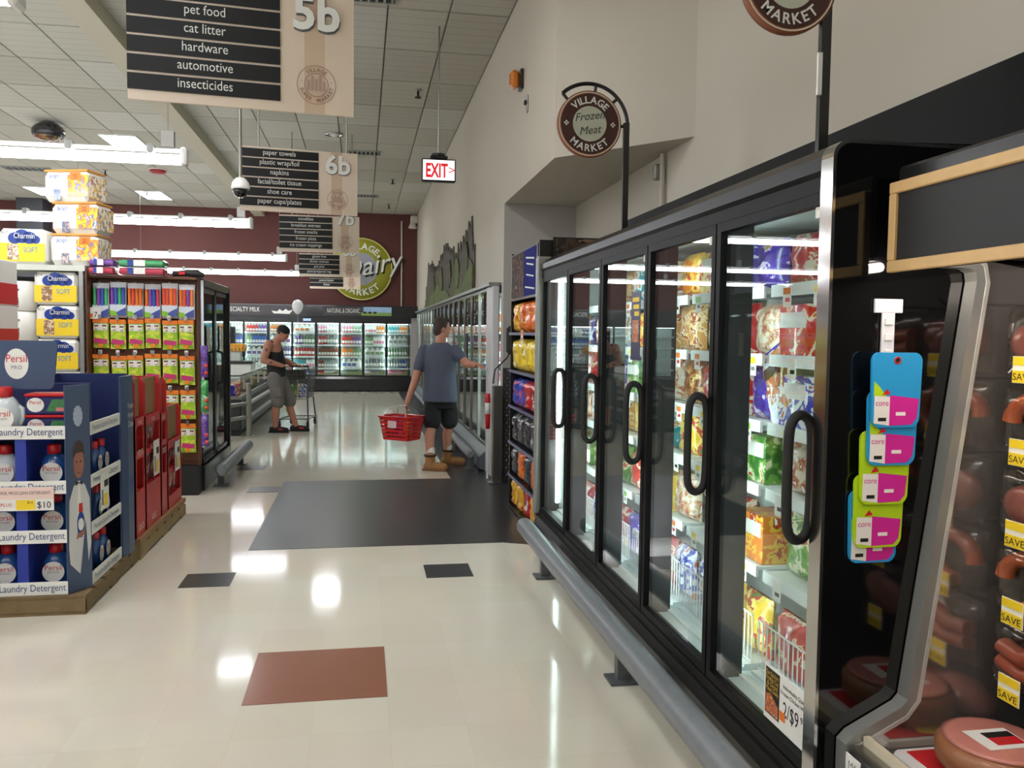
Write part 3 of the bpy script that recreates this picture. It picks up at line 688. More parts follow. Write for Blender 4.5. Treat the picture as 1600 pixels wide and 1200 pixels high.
# ---------------------------------------------------------------- open meat case beyond the panel
mc = thing('meat_case', 'open refrigerated meat case with grey trimmed end and hanging packs', 'meat case', (1.4, 0.6, 0))
def Mc(m, name, mats): o = m.build(name, mats, mc); o.location = (-1.4, -.6, 0); return o
prof = [(1.375, .0), (1.375, .40), (1.40, .425), (1.55, .50), (1.568, .52), (1.735, 1.74), (1.73, 1.765), (1.71, 1.775), (1.56, 1.78)]
m = MB(); off = [(p[0]+.03, p[1]-.012) for p in prof[1:6]]
# trim band following the slanted profile
def offset(path, d):
    out = []
    for i, p in enumerate(path):
        a = Vector(path[max(0, i-1)]); b = Vector(path[min(len(path)-1, i+1)]); t_ = (b-a).normalized(); n = Vector((t_.y, -t_.x))
        out.append((p[0]+n.x*d, p[1]+n.y*d))
    return out
tr = prof
m.prism(tr+offset(tr, .034)[::-1], 2.165, 2.215, 'y'); Mc(m, 'end_trim', greymetal)
m = MB(); tr2 = offset(tr, .03); m.prism(tr2+offset(tr, .042)[::-1], 2.163, 2.215, 'y'); Mc(m, 'trim_edge', mat('trim_light', (206, 206, 200), .3, .4))
mir = mat('scuffed_mirror', (190, 184, 178), .11, .85, var=.25, scale=4, bump=.03, bscale=14)
ip = offset(prof, .036)[1:]
Mc(MB().prism(ip[:7]+[(2.05, 1.76), (2.05, .3), (1.42, .3)], 2.19, 2.21, 'y'), 'mirrored_end', mir)
Mc(MB().box(2.05, 2.09, .4, 2.2, .2, 2.4), 'back_wall', blackmatt)
Mc(MB().box(1.44, 2.05, .4, 2.19, .28, .33), 'deck', mat('deck_dark', (44, 42, 42), .4))
Mc(MB().box(1.37, 1.44, .4, 2.165, .0, .385, b=.012), 'front_wall', black)
Mc(MB().box(1.385, 1.425, .4, 2.16, .385, .40), 'front_ledge', steel)
Mc(MB().box(1.427, 1.445, .4, 2.16, .385, .425), 'pale_strip', mat('pale_rail', (206, 196, 170), .5))
Mc(MB().box(1.47, 2.05, .4, 2.165, 1.80, 2.05, b=.01), 'canopy', black)
Mc(MB().tube([(1.51, .4, 1.782), (1.51, 2.15, 1.782)], .014, 8), 'added_pack_light', lamp('added_pack_glow', (255, 240, 228), 26))  # lamp added out of sight behind the chalkboard to brighten the hanging packs
hooks = MB()
for z in (.78, 1.0, 1.22, 1.45, 1.68):
    for y in (2.03, 1.76): Mc(MB().tube([(2.05, y, z), (1.82, y, z), (1.80, y, z+.02)], .004, 6), 'peg_hook', steel)
# packs hanging on the pegs
saus = mat('sausage', (176, 86, 62), .35, var=.2, scale=25, coat=.6); hamm = mat('ham_pink', (196, 124, 112), .4, var=.12, scale=20, coat=.5); rind = mat('ham_rind', (150, 96, 60), .5, var=.25, scale=18, coat=.3)
kiel = mat('kielbasa_orange', (196, 96, 50), .3, var=.15, scale=25, coat=.7)
def pack(kind):
    t = thing('meat_pack', 'x', 'meat', (0, 0, 0))
    m = MB()
    if kind == 'ring':
        m.tube([(-.02+.0*k, .10*math.cos(a), -.12+.085*math.sin(a)) for k, a in enumerate([PI*2*i/18 for i in range(15)])], .026, 10); m.build('sausage', kiel, t)
    elif kind == 'ham': m.ell((-.02, .01, -.125), .036, .105, .075, 18, 12); m.ell((-.02, -.04, -.10), .034, .07, .062, 16, 10); m.build('meat', mat('ham_dark', (150, 84, 74), .35, var=.25, scale=22, coat=.6), t)
    else:
        m.tube([(-.02, -.08, -.07), (-.03, 0, -.11), (-.02, .09, -.1)], .03, 10); m.tube([(-.02, -.08, -.14), (-.03, 0, -.17), (-.02, .09, -.15)], .03, 10); m.build('sausage', saus, t)
    w_ = MB().box(-.004, .004, -.125, .125, -.235, .005); w_.pillow(.25, .23, .09, 8, 8, seed=5, M=Matrix.Translation((-.02, 0, -.235)) @ Matrix.Rotation(PI/2, 4, 'Z'), crinkle=.008)
    w_.build('plastic_wrap', poly, t)
    MB().box(-.07, -.068, -.03, .05, -.26, -.17, 0).box(-.0715, -.07, -.028, .048, -.20, -.172, 1).build('save_tag', [mat('tag_white', (236, 232, 214), .6), yellow], t)
    l = MB().box(-.072, -.0705, -.028, .048, -.258, -.218, 0); l.text('SAVE', .034, at_left(-.0728, .01, -.25), 1, .07); l.build('save_print', [yellow, inkblack], t)
    return t
protos = {}
zz = (1.68, 1.45, 1.22, 1.0, .78); kinds = (('ham', 'link'), ('ring', 'ring'), ('ham', 'ring'), ('ring', 'link'), ('link', 'ham'))
zn = ['top', 'second', 'third', 'fourth', 'lowest']
for i, z in enumerate(zz):
    for j, y in enumerate((2.03, 1.76)):
        for x, nm in ((1.86, 'front'),):
            kd = kinds[i][j]
            lab = {'ham': 'dark pink ham pack', 'ring': 'orange sausage ring pack', 'link': 'brown sausage link pack'}[kd]+f' on the {zn[i]} peg row, '+('next to the mirrored case end' if j == 0 else 'at the picture edge')
            if kd not in protos: protos[kd] = pack(kd); o = protos[kd]
            else: o = dup(protos[kd], (0, 0, 0))
            o.location = (x, y, z-.012); o.scale = (1, 1.0, .83); tag(o, lab, None, 'meat packs hanging in the case')
# packs lying on the deck
t = thing('ham_steak', 'big round pink ham pack with white label on the case deck', 'meat', (1.715, 1.985, .378))
MB().lathe([(.12, 0), (.15, .03), (.152, .075), (.135, .098), (.01, .1)], n=28, sx=1, sy=1.05).build('ham', [rind], t)
MB().lathe([(.138, .0985), (.12, .1035), (.01, .104)], n=28, sy=1.05).build('cut_face', hamm, t)
MB().box(-.07, .06, -.06, .05, .1045, .106, 0).box(-.03, .055, -.04, .0, .106, .107, 1).box(-.03, .055, .0, .03, .106, .107, 2).build('label', [paper, red, inkblack], t)
t = thing('meat_pack', 'red and white flat meat pack lying under the ham', 'meat', (1.69, 2.10, .332))
MB().box(-.16, .17, -.26, .08, 0, .04, b=.012).build('tray', mat('pack_white', (226, 222, 220), .3), t); MB().box(-.13, .14, -.23, .05, .04, .043).build('red_print', red, t)
MB().ell((.05, .02, .045), .07, .03, .012).build('yellow_print', yellow, t)
tag(MB().ell((1.955, 1.95, .396), .085, .13, .062, 16, 10).build('ham_pack', hamm), 'small wrapped ham lying at the back of the case deck', 'meat')
tag(MB().box(1.89, 2.0, 1.70, 1.81, .331, .42, b=.02).build('meat_block', saus), 'dark meat block at the back right of the case deck', 'meat')
t = thing('shelf_tag', 'white corner tag reading M6 on the meat case edge', 'tag', (1.366, 2.11, .33))
MB().box(-.003, 0, -.035, .035, 0, .062).build('card', paper, t); MB().text('M6', .034, at_left(-.0035, 0, .022), 0).build('lettering', inkgrey, t)
# chalkboard on the canopy
t = thing('chalkboard', 'empty black chalkboard in a pale pine frame above the meat case', 'chalkboard', (1.45, 1.25, 1.755))
MB().box(.004, .018, -.0, .9, .0, .248).build('slate', mat('slate_black', (26, 27, 28), .55, var=.1), t)
for a, b, c, d in ((0, .912, 0, .032), (0, .912, .216, .248)): MB().box(-.006, .018, a, b, c, d, b=.003).build('frame_bar', palewood, t)
for a in (0, .882): MB().box(-.006, .018, a, a+.03, .032, .216, b=.003).build('frame_bar', palewood, t)

# hanging strip of cutting boards
t = thing('clip_strip', 'clear plastic clip strip hung on the gloss black panel', 'clip strip', (1.49, 2.213, 1.52))
clear = mat('clear_plastic', (216, 218, 222), .25)
MB().box(-.045, .045, -.004, .004, .125, .165, b=.002).build('header', clear, t)
MB().box(-.020, .020, -.003, .003, -.02, .127).build('strip', clear, t)
for z in (.0, .045, .09): MB().box(-.012, .012, -.008, -.003, z, z+.02, b=.002).build('catch', paper, t)
def rounded(w0, w1, h, r=.022, bow=.012):
    pts = []
    for cx, cz, a0 in ((w0/2-r, r, -PI/2), (w1/2-r, h-r, 0), (-w1/2+r, h-r, PI/2), (-w0/2+r, r, PI)):
        pts += [(cx+r*math.cos(a0+PI/2*i/5), cz+r*math.sin(a0+PI/2*i/5)) for i in range(6)]
    return [(p[0], p[1]-(bow*(1-(p[0]/(w0/2))**2) if p[1] < h/2 else -bow*.4*(1-(p[0]/(w1/2))**2))) for p in pts]
cb = mat('board_blue', (38, 150, 206), .35); cg = mat('board_lime', (178, 214, 30), .35); mag = mat('label_magenta', (206, 36, 148), .4, var=.04)
names = ['blue cutting board at the front of the hanging strip', 'blue cutting board tucked second on the hanging strip', 'lime green cutting board third on the hanging strip',
         'lime green cutting board fourth on the hanging strip', 'blue cutting board at the very bottom of the strip']
for i, (x, zb, yy) in enumerate(((1.495, 1.325, 2.168), (1.493, 1.215, 2.178), (1.481, 1.10, 2.188), (1.473, .972, 2.198), (1.465, .925, 2.208))):
    h = .205
    t = thing('cutting_board', names[i], 'cutting board', (x, yy, zb), group='cutting boards on the clip strip')
    MB().prism(rounded(.150, .158, h), 0, .008, 'y').build('board', cg if i in (2, 3) else cb, t)
    lb = MB().prism([(-.068, .006), (-.02, -.001), (-.02, .082), (-.068, .084)], -.0008, 0, 'y').build('white_label', paper, t)
    m = MB().prism([(-.02, -.001), (.05, .002), (.066, .02), (.072, .076), (-.02, .086)], -.0009, 0, 'y'); m.build('magenta_label', mag, t)
    m = MB().text('core', .024, at_y(-.044, -.0014, .056), 0, .04); m.build('lettering', mag, lb)
    MB().prism([(-.07, .084), (-.03, .083), (-.055, .112), (-.07, .125)], -.0008, 0, 'y').build('lime_print', cg, t)
    MB().prism([(-.045, .086), (-.018, .09), (-.03, .104)], -.0012, -.0003, 'y').build('pepper_print', red, t)
    MB().box(-.055, -.03, -.0016, -.0008, .012, .022, 0).box(.0, .03, -.0016, -.0009, .028, .038, 1).build('barcode', [inkblack, paper], t)
    for q in range(4): pass
    if i == 0:
        MB().lathe([(.011, -.0), (.011, .0015), (.007, .0015), (.007, 0)], (0, 0, 0), 16, M=Matrix.Translation((0, 0, .185)) @ FACE_CAM).build('red_eyelet', redplastic, t)
        m = MB(); m.disc((0, -.0008, .185), .0072, 0, 14, 'y'); m.build('hole', inkblack, t)

# ---------------------------------------------------------------- chip rack between the freezer and the alcove
RX = 1.50
rk = thing('chip_rack', 'black shelf rack of hanging snack bags at the far end of the freezers', 'rack', (RX, 6.42, 0))
def Rk(m, name, mats): o = m.build(name, mats, rk); o.location = (-RX, -6.42, 0); return o
Rk(MB().box(RX+.02, RX+.06, 6.42, 7.62, .0, 2.3), 'back_panel', blackmatt)
for y in (6.40, 7.62): Rk(MB().box(RX-.16, RX+.06, y, y+.025, 0, 2.3), 'side_panel', black)
poster = thing('rack_poster', 'blue poster with a photo of people above the snack bags', 'poster', (RX-.165, 6.44, 1.87))
MB().box(.0, .012, 0, 1.17, 0, .41).build('board', black, poster)
MB().box(-.002, 0, .05, .56, .02, .40).build('blue_print', mat('poster_blue', (30, 36, 112), .7, var=.3, scale=5, spec=.08), poster)
MB().box(-.002, 0, .57, 1.14, .02, .40).build('photo_print', pmat('poster_photo', [(60, 54, 56), (104, 76, 64), (38, 34, 40), (130, 116, 112)], 4, .8, coat=0), poster)
m = MB()
for k, (z, wd) in enumerate(((.30, .34), (.25, .28), (.16, .3), (.06, .38))): m.prism([(.3-wd/2, z), (.3+wd/2, z+.03), (.3+wd/2, z+.042), (.3-wd/2, z+.012)], -.0032, -.002, 'x')
m.build('white_scrawl', letterwhite, poster)
CH = {'orange': pmat('ch_orange', [(224, 96, 26), (236, 132, 40), (196, 60, 24), (236, 190, 90)], 7), 'yellow': pmat('ch_yellow', [(236, 200, 30), (244, 220, 70), (206, 164, 30), (250, 240, 190)], 7, stops=[0, .45, .56, .63]),
      'red': pmat('ch_red', [(186, 30, 36), (206, 50, 50), (140, 22, 30), (230, 220, 214)], 7), 'blue': pmat('ch_blue', [(40, 62, 170), (60, 86, 196), (206, 44, 54), (226, 226, 236)], 7),
      'black': pmat('ch_black', [(38, 40, 44), (70, 74, 80), (24, 24, 26), (190, 194, 198)], 8), 'amber': pmat('ch_amber', [(224, 168, 30), (238, 190, 50), (200, 120, 30), (196, 40, 40)], 6)}
chm = {c: [MB().pillow(.27, .31, .15, 9, 10, seed=40+7*i+j, crinkle=.02).mesh('snack_bag', CH[c]) for j in range(2)] for i, c in enumerate(CH)}
rows = [(1.585, .27, ('orange', 'orange', 'orange', 'amber')), (1.25, .28, ('yellow',)*4), (.93, .25, ('red', 'red', 'blue', 'blue')), (.60, .27, ('black',)*4), (.30, .27, ('orange', 'black', 'orange', 'black')), (.03, .25, ('amber', 'red', 'amber', 'amber'))]
rn = ['top', 'second', 'third', 'fourth', 'fifth', 'bottom']
for i, (z, h, cs) in enumerate(rows):
    s = MB().box(RX-.17, RX+.02, 6.426, 7.62, z-.012, z).box(RX-.18, RX-.17, 6.426, 7.62, z-.02, z+.004, 1)
    if i < 5: Rk(s, 'shelf', [black, mat('rail_lilac', (104, 106, 134), .4)])
    elif True: Rk(s, 'shelf', [black, black])
    for q, c in enumerate(cs):
        o = put(random.choice(chm[c]), 'snack_bag', (RX-.085, 6.58+.285*q, z+.002), -PI/2+random.uniform(-.1, .1), s=(1.05, 1.0, 1.0*h/.31))
        tag(o, f'{c} snack bag on the {rn[i]} shelf of the chip rack, {["nearest", "second", "third", "farthest"][q]}', 'snack bag', 'snack bags on the chip rack')
o = put(tagm[1], 'price_tag', (RX-.186, 6.95, 1.60), s=1.6); tag(o, 'white and orange price tag between the orange and yellow snack bags', 'price tag')
t = thing('photo_card', 'dark photo card standing on the freezer top beside the snack rack', 'card', (1.44, 6.37, 2.16))
MB().box(0, .5, 0, .01, 0, .16).build('card', blackmatt, t); MB().box(.02, .48, -.002, 0, .01, .15).build('photo_print', pmat('card_photo', [(58, 42, 34), (84, 62, 50), (34, 28, 26), (150, 116, 96)], 4), t)
# wall cladding, bollard, small fittings of the return wall
dp = mat('diamond_plate', (74, 74, 74), .35, .6, var=.2, scale=90, bump=.6, bscale=90)
pl = thing('kick_plate', 'dark diamond plate cladding on the lower wall beside the snack rack', 'panel', (1.472, 8.844, 0))
MB().box(0, .5, 0, .01, .0, 1.215).build('plate', dp, pl)
st = MB()
for i in range(9):
    for j in range(30):
        x = .02+.055*i+(.027 if j % 2 else 0); z = .03+.04*j; a = .7 if (i+j) % 2 else -.7
        if x > .47: continue
        st.add([(x-.012*math.cos(a), 0, z-.012*math.sin(a)), (x+.003, -.002, z-.004), (x+.012*math.cos(a), 0, z+.012*math.sin(a)), (x-.003, -.002, z+.004)], [(0, 1, 2, 3)])
tag(st.build('raised_studs', steel, pl), kind='stuff')
t = thing('bollard', 'square stainless steel bollard in front of the diamond plate', 'bollard', (1.40, 8.76, 0))
MB().box(-.05, .05, -.05, .05, .008, 1.03, b=.006).build('post', steel, t); MB().box(-.09, .09, -.08, .08, 0.003, .012).build('base_plate', steel, t)
t = thing('bumper_box', 'black rounded plastic holder on the grey wall by the yellow bags', 'holder', (1.50, 8.845, 1.36))
MB().box(0, .1, -.1, .01, 0, .3, b=.03).build('case', blackmatt, t); MB().box(.02, .08, -.106, -.098, .03, .27, b=.003).build('cover', black, t)
tag(MB().tube([(1.53, 8.735, 1.42), (1.5, 8.735, 1.33), (1.43, 8.8, 1.25), (1.38, 8.8, 1.2), (1.36, 8.8, 1.05)], .008, 6).build('cable', blackmatt), 'thin black cable dangling beside the bollard', 'cable')

# ================================================================ FAR RIGHT: wall coolers
CX = 1.42
wc = thing('wall_cooler', 'long row of chrome-edged glass door coolers along the right wall', 'cooler', (CX, 9.2, 0))
def Wc(m, name, mats, parent=None):
    o = m.build(name, mats, parent or wc); o.location = (-CX, -9.2, 0) if parent is None else (0, 0, 0); return o
NY = [9.55+.74*k for k in range(18)]
Wc(MB().box(CX-.03, CX+.05, 9.1, 9.54, 0, 2.1, b=.01), 'white_end_post', mat('post_white', (206, 206, 208), .45))
Wc(MB().box(CX-.07, 1.62, 9.1, NY[-1]+.03, 2.1, 2.135), 'top_lip', greymetal)
Wc(MB().box(CX+.05, 1.62, 9.1, NY[-1]+.03, 2.02, 2.1), 'top_beam', black)
Wc(MB().box(1.95, 2.0, 9.1, NY[-1], .05, 2.1), 'back_panel', inner)
Wc(MB().prism([(CX-.02, .24), (CX-.1, .16), (CX-.1, .03), (CX, 0), (1.95, 0), (1.95, .26), (CX, .26)], 9.54, NY[-1], 'y'), 'base', mat('cooler_base', (92, 98, 104), .35))
Wc(MB().box(CX+.0, 2.0, NY[-1], NY[-1]+.03, 0, 2.1), 'far_end', white)
for j, z in enumerate((.55, .9, 1.25, 1.6)): Wc(MB().box(CX+.14, 1.95, 9.56, NY[-1], z-.02, z), 'shelf', railm)
ban = mat('banner_brown', (52, 42, 40), .9, spec=.04); pic = pmat('banner_food', [(190, 112, 70), (214, 150, 100), (150, 74, 50), (230, 190, 150)], 9)
btxt = ['ICED COFFEE', 'ICED TEA', 'ICED TEA', '', '', '', '', '', '', '']
for k in range(17):
    y0, y1 = NY[k]+.008, NY[k+1]-.008
    m = MB(); b = .022
    for a in (y0, y1-b): m.box(CX-.02, CX+.012, a, a+b, .28, 2.09)
    for z in (.28, 2.068): m.box(CX-.02, CX+.012, y0, y1, z, z+b)
    d = Wc(m, 'door', steel)
    MB().box(CX-.004, CX+.003, y0+b, y1-b, .3, 2.068).build('glass', glassm, d)
    Wc(MB().box(CX+.02, CX+.12, NY[k]-.02, NY[k]+.02, .27, 2.05), 'mullion', blackmatt)
    if k < 10:
        o = MB().box(CX-.007, CX-.004, y1-.36 if k else y0+.03, y1-.04 if k else y0+.36, 1.68, 2.05).build('banner', ban, d)
        yc = (y1-.2) if k else y0+.19
        if btxt[k]: MB().text(btxt[k], .12, Matrix.Translation((CX-.0085, yc-.05, 1.87)) @ Matrix.Rotation(-PI/2, 4, 'Z') @ FACE_CAM @ Matrix.Rotation(-PI/2, 4, 'Z'), 0, .33).build('lettering', letterwhite, o)
        MB().box(CX-.007, CX-.004, yc-.16, yc+.16, 1.58, 1.68).build('food_picture', pic, d)
for k in (0, 5, 10, 15): Wc(MB().box(CX+.06, CX+.09, NY[k]+.03, NY[k]+.05, .3, 2.0), 'led_strip', led)
Wc(MB().box(CX+.08, CX+.11, 9.6, NY[-1]-.1, 1.985, 2.01), 'led_strip', led)
DRK = ['white', 'red', 'green', 'amber', 'purple', 'blue', 'teal', 'pink']
DC = {'white': (226, 226, 222), 'red': (186, 50, 44), 'green': (120, 150, 110), 'amber': (206, 120, 50), 'purple': (110, 80, 140), 'blue': (70, 100, 170), 'teal': (70, 150, 160), 'pink': (216, 120, 150), 'grey': (140, 150, 148), 'brown': (120, 70, 50)}
dm = {c: mat('drink_'+c, v, .3, coat=.3) for c, v in DC.items()}
capw = mat('cap_white', (232, 232, 232), .4)
def bottle_mesh(c): return MB().lathe([(.036, 0), (.04, .02), (.04, .13), (.03, .17), (.015, .20), (.015, .212)], n=10).lathe([(.017, .212), (.017, .235)], n=10, mi=1).lathe([(.0405, .05), (.0405, .12)], n=10, mi=2).mesh('bottle', [dm[c], capw, paper])
def carton_mesh(c): return MB().prism([(-.04, 0), (.04, 0), (.04, .17), (.004, .21), (.004, .235), (-.004, .235), (-.004, .21), (-.04, .17)], -.04, .04, 'y').box(-.03, .03, -.042, -.04, .04, .1, 1).mesh('carton', [dm[c], paper if c != 'white' else dm['pink']])
def jug_mesh(c): return MB().box(-.065, .065, -.06, .06, 0, .17, b=.02).lathe([(.06, .165), (.03, .21), (.022, .225)], n=10).lathe([(.025, .225), (.025, .25)], n=10, mi=1).box(-.05, .05, -.0615, -.06, .05, .12, 2).mesh('milk_jug', [dm['white'], dm[c], dm[c]])
BM = {c: bottle_mesh(c) for c in DC}; CM = {c: carton_mesh(c) for c in DC}; JM = {c: jug_mesh(c) for c in DC}
random.seed(21)
for k in range(5):
    for j, z in enumerate((.262, .55, .9, 1.25, 1.6)):
        c = random.choice(DRK); knd = random.choice(['bottle', 'carton'])
        for q in range(5):
            o = put((BM if knd == 'bottle' else CM)[c], knd, (CX+.22, NY[k]+.12+.125*q, z+.001), -PI/2)
            tag(o, f'{c} drink {knd} on the {["bottom", "second", "third", "fourth", "top"][j]} shelf, {ORD[k]} wall cooler door from near end', 'drink', 'drinks in the wall coolers')
bumper(1.2, 9.35, 20.0, .22, .05, 'grey pipe bumper rail on the floor under the far wall coolers', (9.7, 11.2, 12.7, 14.2, 15.7, 17.2))
tag(MB().lathe([(.025, 0), (.03, .08), (.03, .33), (.025, .38)], (1.34, 9.02, .55), 12, 0).lathe([(.031, .16), (.031, .28)], (1.34, 9.02, .55), 12, 1).box(1.33, 1.35, 9.01, 9.03, 0.0, .56, 1).build('floor_marker', [redplastic, white]), 'red and white cylinder standing beside the bollard', 'marker')

# ================================================================ BACK: milk cases
MY = 22.9
mk = thing('milk_case', 'long black glass door milk case across the back wall', 'cooler', (-1, MY, 0))
def Mk(m, name, mats, parent=None): o = m.build(name, mats, parent or mk); o.location = (1, -MY, 0) if parent is None else (0, 0, 0); return o
MX = [1.25-.612*k for k in range(13)]
XL = MX[-1]
Mk(MB().box(XL, 1.30, MY+.0, MY+.3, 1.83, 2.0), 'valance', black)
Mk(MB().box(XL, 1.47, MY-.06, MY+.3, 1.98, 2.29), 'header', black)
Mk(MB().prism([(MY-.02, .40), (MY-.06, .34), (MY-.06, .05), (MY, .0), (MY+.35, 0), (MY+.35, .42), (MY, .42)], XL, 1.30, 'x'), 'base', black)
Mk(MB().box(XL, 1.3, MY+.34, MY+.36, .4, 1.85), 'back_panel', inner)
Mk(MB().box(1.28, 1.46, MY, MY+.36, 0, 1.98), 'end_post', mat('post_grey', (168, 164, 160), .5))
MSH = [.425, .62, .93, 1.24, 1.56]
for z in MSH: Mk(MB().box(XL, 1.28, MY+.09, MY+.34, z-.02, z).box(XL, 1.28, MY+.08, MY+.09, z-.035, z+.012), 'shelf', railm)
for k in range(12):
    x1, x0 = MX[k]-.004, MX[k+1]+.004; b = .02
    m = MB()
    for a in (x0, x1-b): m.box(a, a+b, MY-.012, MY+.012, .42, 1.83)
    for z in (.42, 1.81): m.box(x0, x1, MY-.012, MY+.012, z, z+b)
    d = Mk(m, 'door', black)
    MB().box(x0+b, x1-b, MY-.002, MY+.003, .44, 1.81).build('glass', glassm, d)
    hx = x0+.02 if k % 2 == 0 else x1-.02
    MB().tube([(hx, MY-.015, .92), (hx, MY-.055, .94), (hx, MY-.055, 1.18), (hx, MY-.015, 1.2)], .014, 6).build('handle', blackmatt, d)
    if k % 2 == 1: Mk(MB().box(MX[k+1]-.035, MX[k+1]+.035, MY-.004, MY+.06, .4, 1.85), 'mullion', black)
    Mk(MB().box(x0+.03, x1-.03, MY+.055, MY+.07, 1.80, 1.822), 'led_strip', led)
    Mk(MB().box(MX[k+1]-.012, MX[k+1]+.012, MY+.05, MY+.06, .46, 1.8), 'led_strip', led)
    if k % 2 == 0: Mk(MB().box(MX[k+1]-.02, MX[k+1]+.02, MY+.02, MY+.045, .42, 1.83), 'mullion', black)
    MB().box(x0+.1, x0+.2, MY-.014, MY-.012, .36, .40).build('white_tag', paper, d)
    if k in (0, 1, 2, 3): MB().prism([(x0+.03, .45), (x1-.04, .45), (x1-.04, .58), (x1-.2, .49), (x0+.03, .49)], MY-.006, MY-.003, 'y').build('door_decal', mat('decal_olive', (110, 120, 70), .5, var=.4, scale=12), d)
# printed header boards
def header_sign(x0, x1, s, label, pict):
    t = thing('header_sign', label, 'sign', ((x0+x1)/2, MY-.062, 2.02)); h = (x1-x0)/2
    MB().box(-h, h, -.012, 0, 0, .24).build('board', mat('board_slate', (66, 60, 64), .5), t)
    MB().text(s, .17, at_y(-.36 if pict == 'cow' else -.42, -.0135, .07), 0, .85, sx=.7).build('lettering', letterwhite, t)
    if pict == 'cow':
        p = MB().box(h-.74, h, -.0135, -.012, .09, .235).build('sky_print', mat('print_sky', (150, 180, 214), .5, var=.2, scale=8), t)
        MB().box(h-.8, h, -.0145, -.012, .005, .09).build('meadow_print', mat('print_meadow', (120, 150, 70), .5, var=.15), t)
        for k in range(3): MB().ell((h-.70+.13*k, -.0142, .085), .055, .001, .03, 10, 6).build('cow_print', inkblack, t)
    else:
        MB().prism([(.35, .03), (.75, .02), (.8, .08), (.85, .13), (.72, .1), (.66, .15), (.58, .09), (.5, .14), (.44, .08), (.3, .1)], -.0135, -.012, 'y').build('milk_splash', letterwhite, t)
header_sign(-1.02, .77, 'NATURAL & ORGANIC', 'printed header board reading Natural and Organic above the milk case', 'cow')
header_sign(-3.6, -1.65, 'SPECIALTY MILK', 'printed header board reading Specialty Milk with a white splash', 'milk')
tag(MB().box(-1.53, -1.33, MY-.03, MY-.012, 1.865, 1.93).build('thermometer', mat('display_blue', (150, 176, 220), .4, emit=(150, 180, 230), es=.4)), 'small pale blue display on the black milk case valance', 'display')
# drinks: colour per door (from the right) and shelf (bottom to top)
PAL = [['pink', 'grey', 'green', 'grey', 'teal'], ['white', 'grey', 'green', 'green', 'white'], ['grey', 'blue', 'amber', 'red', 'pink'], ['red', 'brown', 'brown', 'red', 'pink'],
       ['red', 'teal', 'red', 'purple', 'amber'], ['blue', 'teal', 'teal', 'purple', 'amber'], ['purple', 'white', 'purple', 'green', 'red'], ['purple', 'pink', 'white', 'blue', 'purple'], ['white', 'pink', 'purple', 'blue', 'red']]
KND = ['carton', 'bottle', 'bottle', 'jug', 'carton']
for k in range(9):
    for j, z in enumerate(MSH):
        c = PAL[k][j]; knd = KND[(k+j) % 5] if j else 'carton'
        n = 4 if knd == 'jug' else 7
        c2 = random.choice([x for x in ('white', 'white', 'grey', 'blue', 'red', 'green', 'amber', 'purple') if x != c]); cut = random.choice([2, 3, 4, n])
        gap = ((MSH[j+1] if j < 4 else 1.82)-z-.03)/.25
        for q in range(n):
            x = MX[k+1]+.05+(.612-.1)*(q+.5)/n
            cc = c if q < cut else c2; me = {'carton': CM, 'bottle': BM, 'jug': JM}[knd][cc]
            o = put(me, 'milk_jug' if knd == 'jug' else 'drink_'+knd, (x, MY+.17, z+.001), s=(.95 if knd != 'jug' else 1, 1, min(1.22, gap)))
            lab = f'{cc} capped milk jug' if knd == 'jug' else f'{cc} drink {knd}'
            tag(o, f'{lab} on the {["bottom", "second", "third", "fourth", "top"][j]} shelf, {ORD[k]} milk case door from the right', 'milk jug' if knd == 'jug' else knd, 'drinks in the milk case')
t = thing('balloon', 'white balloon floating in front of the black milk case header', 'balloon', (-1.46, 20.0, 1.95))
MB().lathe([(.004, .02), (.05, .05), (.10, .12), (.125, .2), (.12, .27), (.08, .335), (.02, .36), (.002, .362)], n=20).build('envelope', mat('balloon_white', (226, 228, 230), .3), t)
MB().tube([(0, 0, .02), (.01, 0, -.4), (-.01, .02, -.9), (0, 0, -1.95)], .003, 5).build('string', white, t)

# display table with dark boxes and an orange crate at the left end of the milk case
t = thing('display_table', 'pale display island with dark top behind the tall freezer', 'table', (-3.05, 20.0, 0))
MB().box(-.6, .6, -.4, .4, 0, .85, b=.01).build('cabinet', mat('island_white', (200, 202, 196), .5), t); MB().box(-.65, .65, -.45, .45, .85, .9, b=.01).build('top', black, t); MB().box(-.64, .64, -.448, -.44, .9, 1.2).build('glass_guard', glassm, t)
for k in range(2): tag(MB().box(-3.25, -2.85, 19.85, 20.15, 1.30+.19*k, 1.485+.19*k, 0, b=.006).box(-3.2, -2.92, 19.847, 19.85, 1.36+.19*k, 1.375+.19*k, 1).build('carton_box', [blackmatt, letterwhite]), f'black printed box, {["lower", "upper"][k]} of two, above the orange crate', 'box', 'black boxes on the crate')
cr = MB(); cr.box(-3.27, -2.62, 19.8, 20.2, 1.12, 1.14)
for i in range(8): cr.box(-3.27+.081*i, -3.22+.081*i, 19.8, 19.815, 1.14, 1.25)
cr.box(-3.27, -2.62, 19.8, 19.815, 1.25, 1.28); cr.box(-3.27, -2.62, 20.185, 20.2, 1.14, 1.28)
for x in (-3.27, -2.635): cr.box(x, x+.015, 19.8, 20.2, 1.14, 1.28)
tag(cr.build('crate', mat('crate_orange', (226, 152, 40), .4)), 'orange slatted plastic crate under the black boxes', 'crate')
for k in range(1): tag(MB().box(-3.2, -2.7, 19.85, 20.15, .901, 1.119, b=.01).build('carton_box', paper), 'white carton holding up the orange crate', 'box')
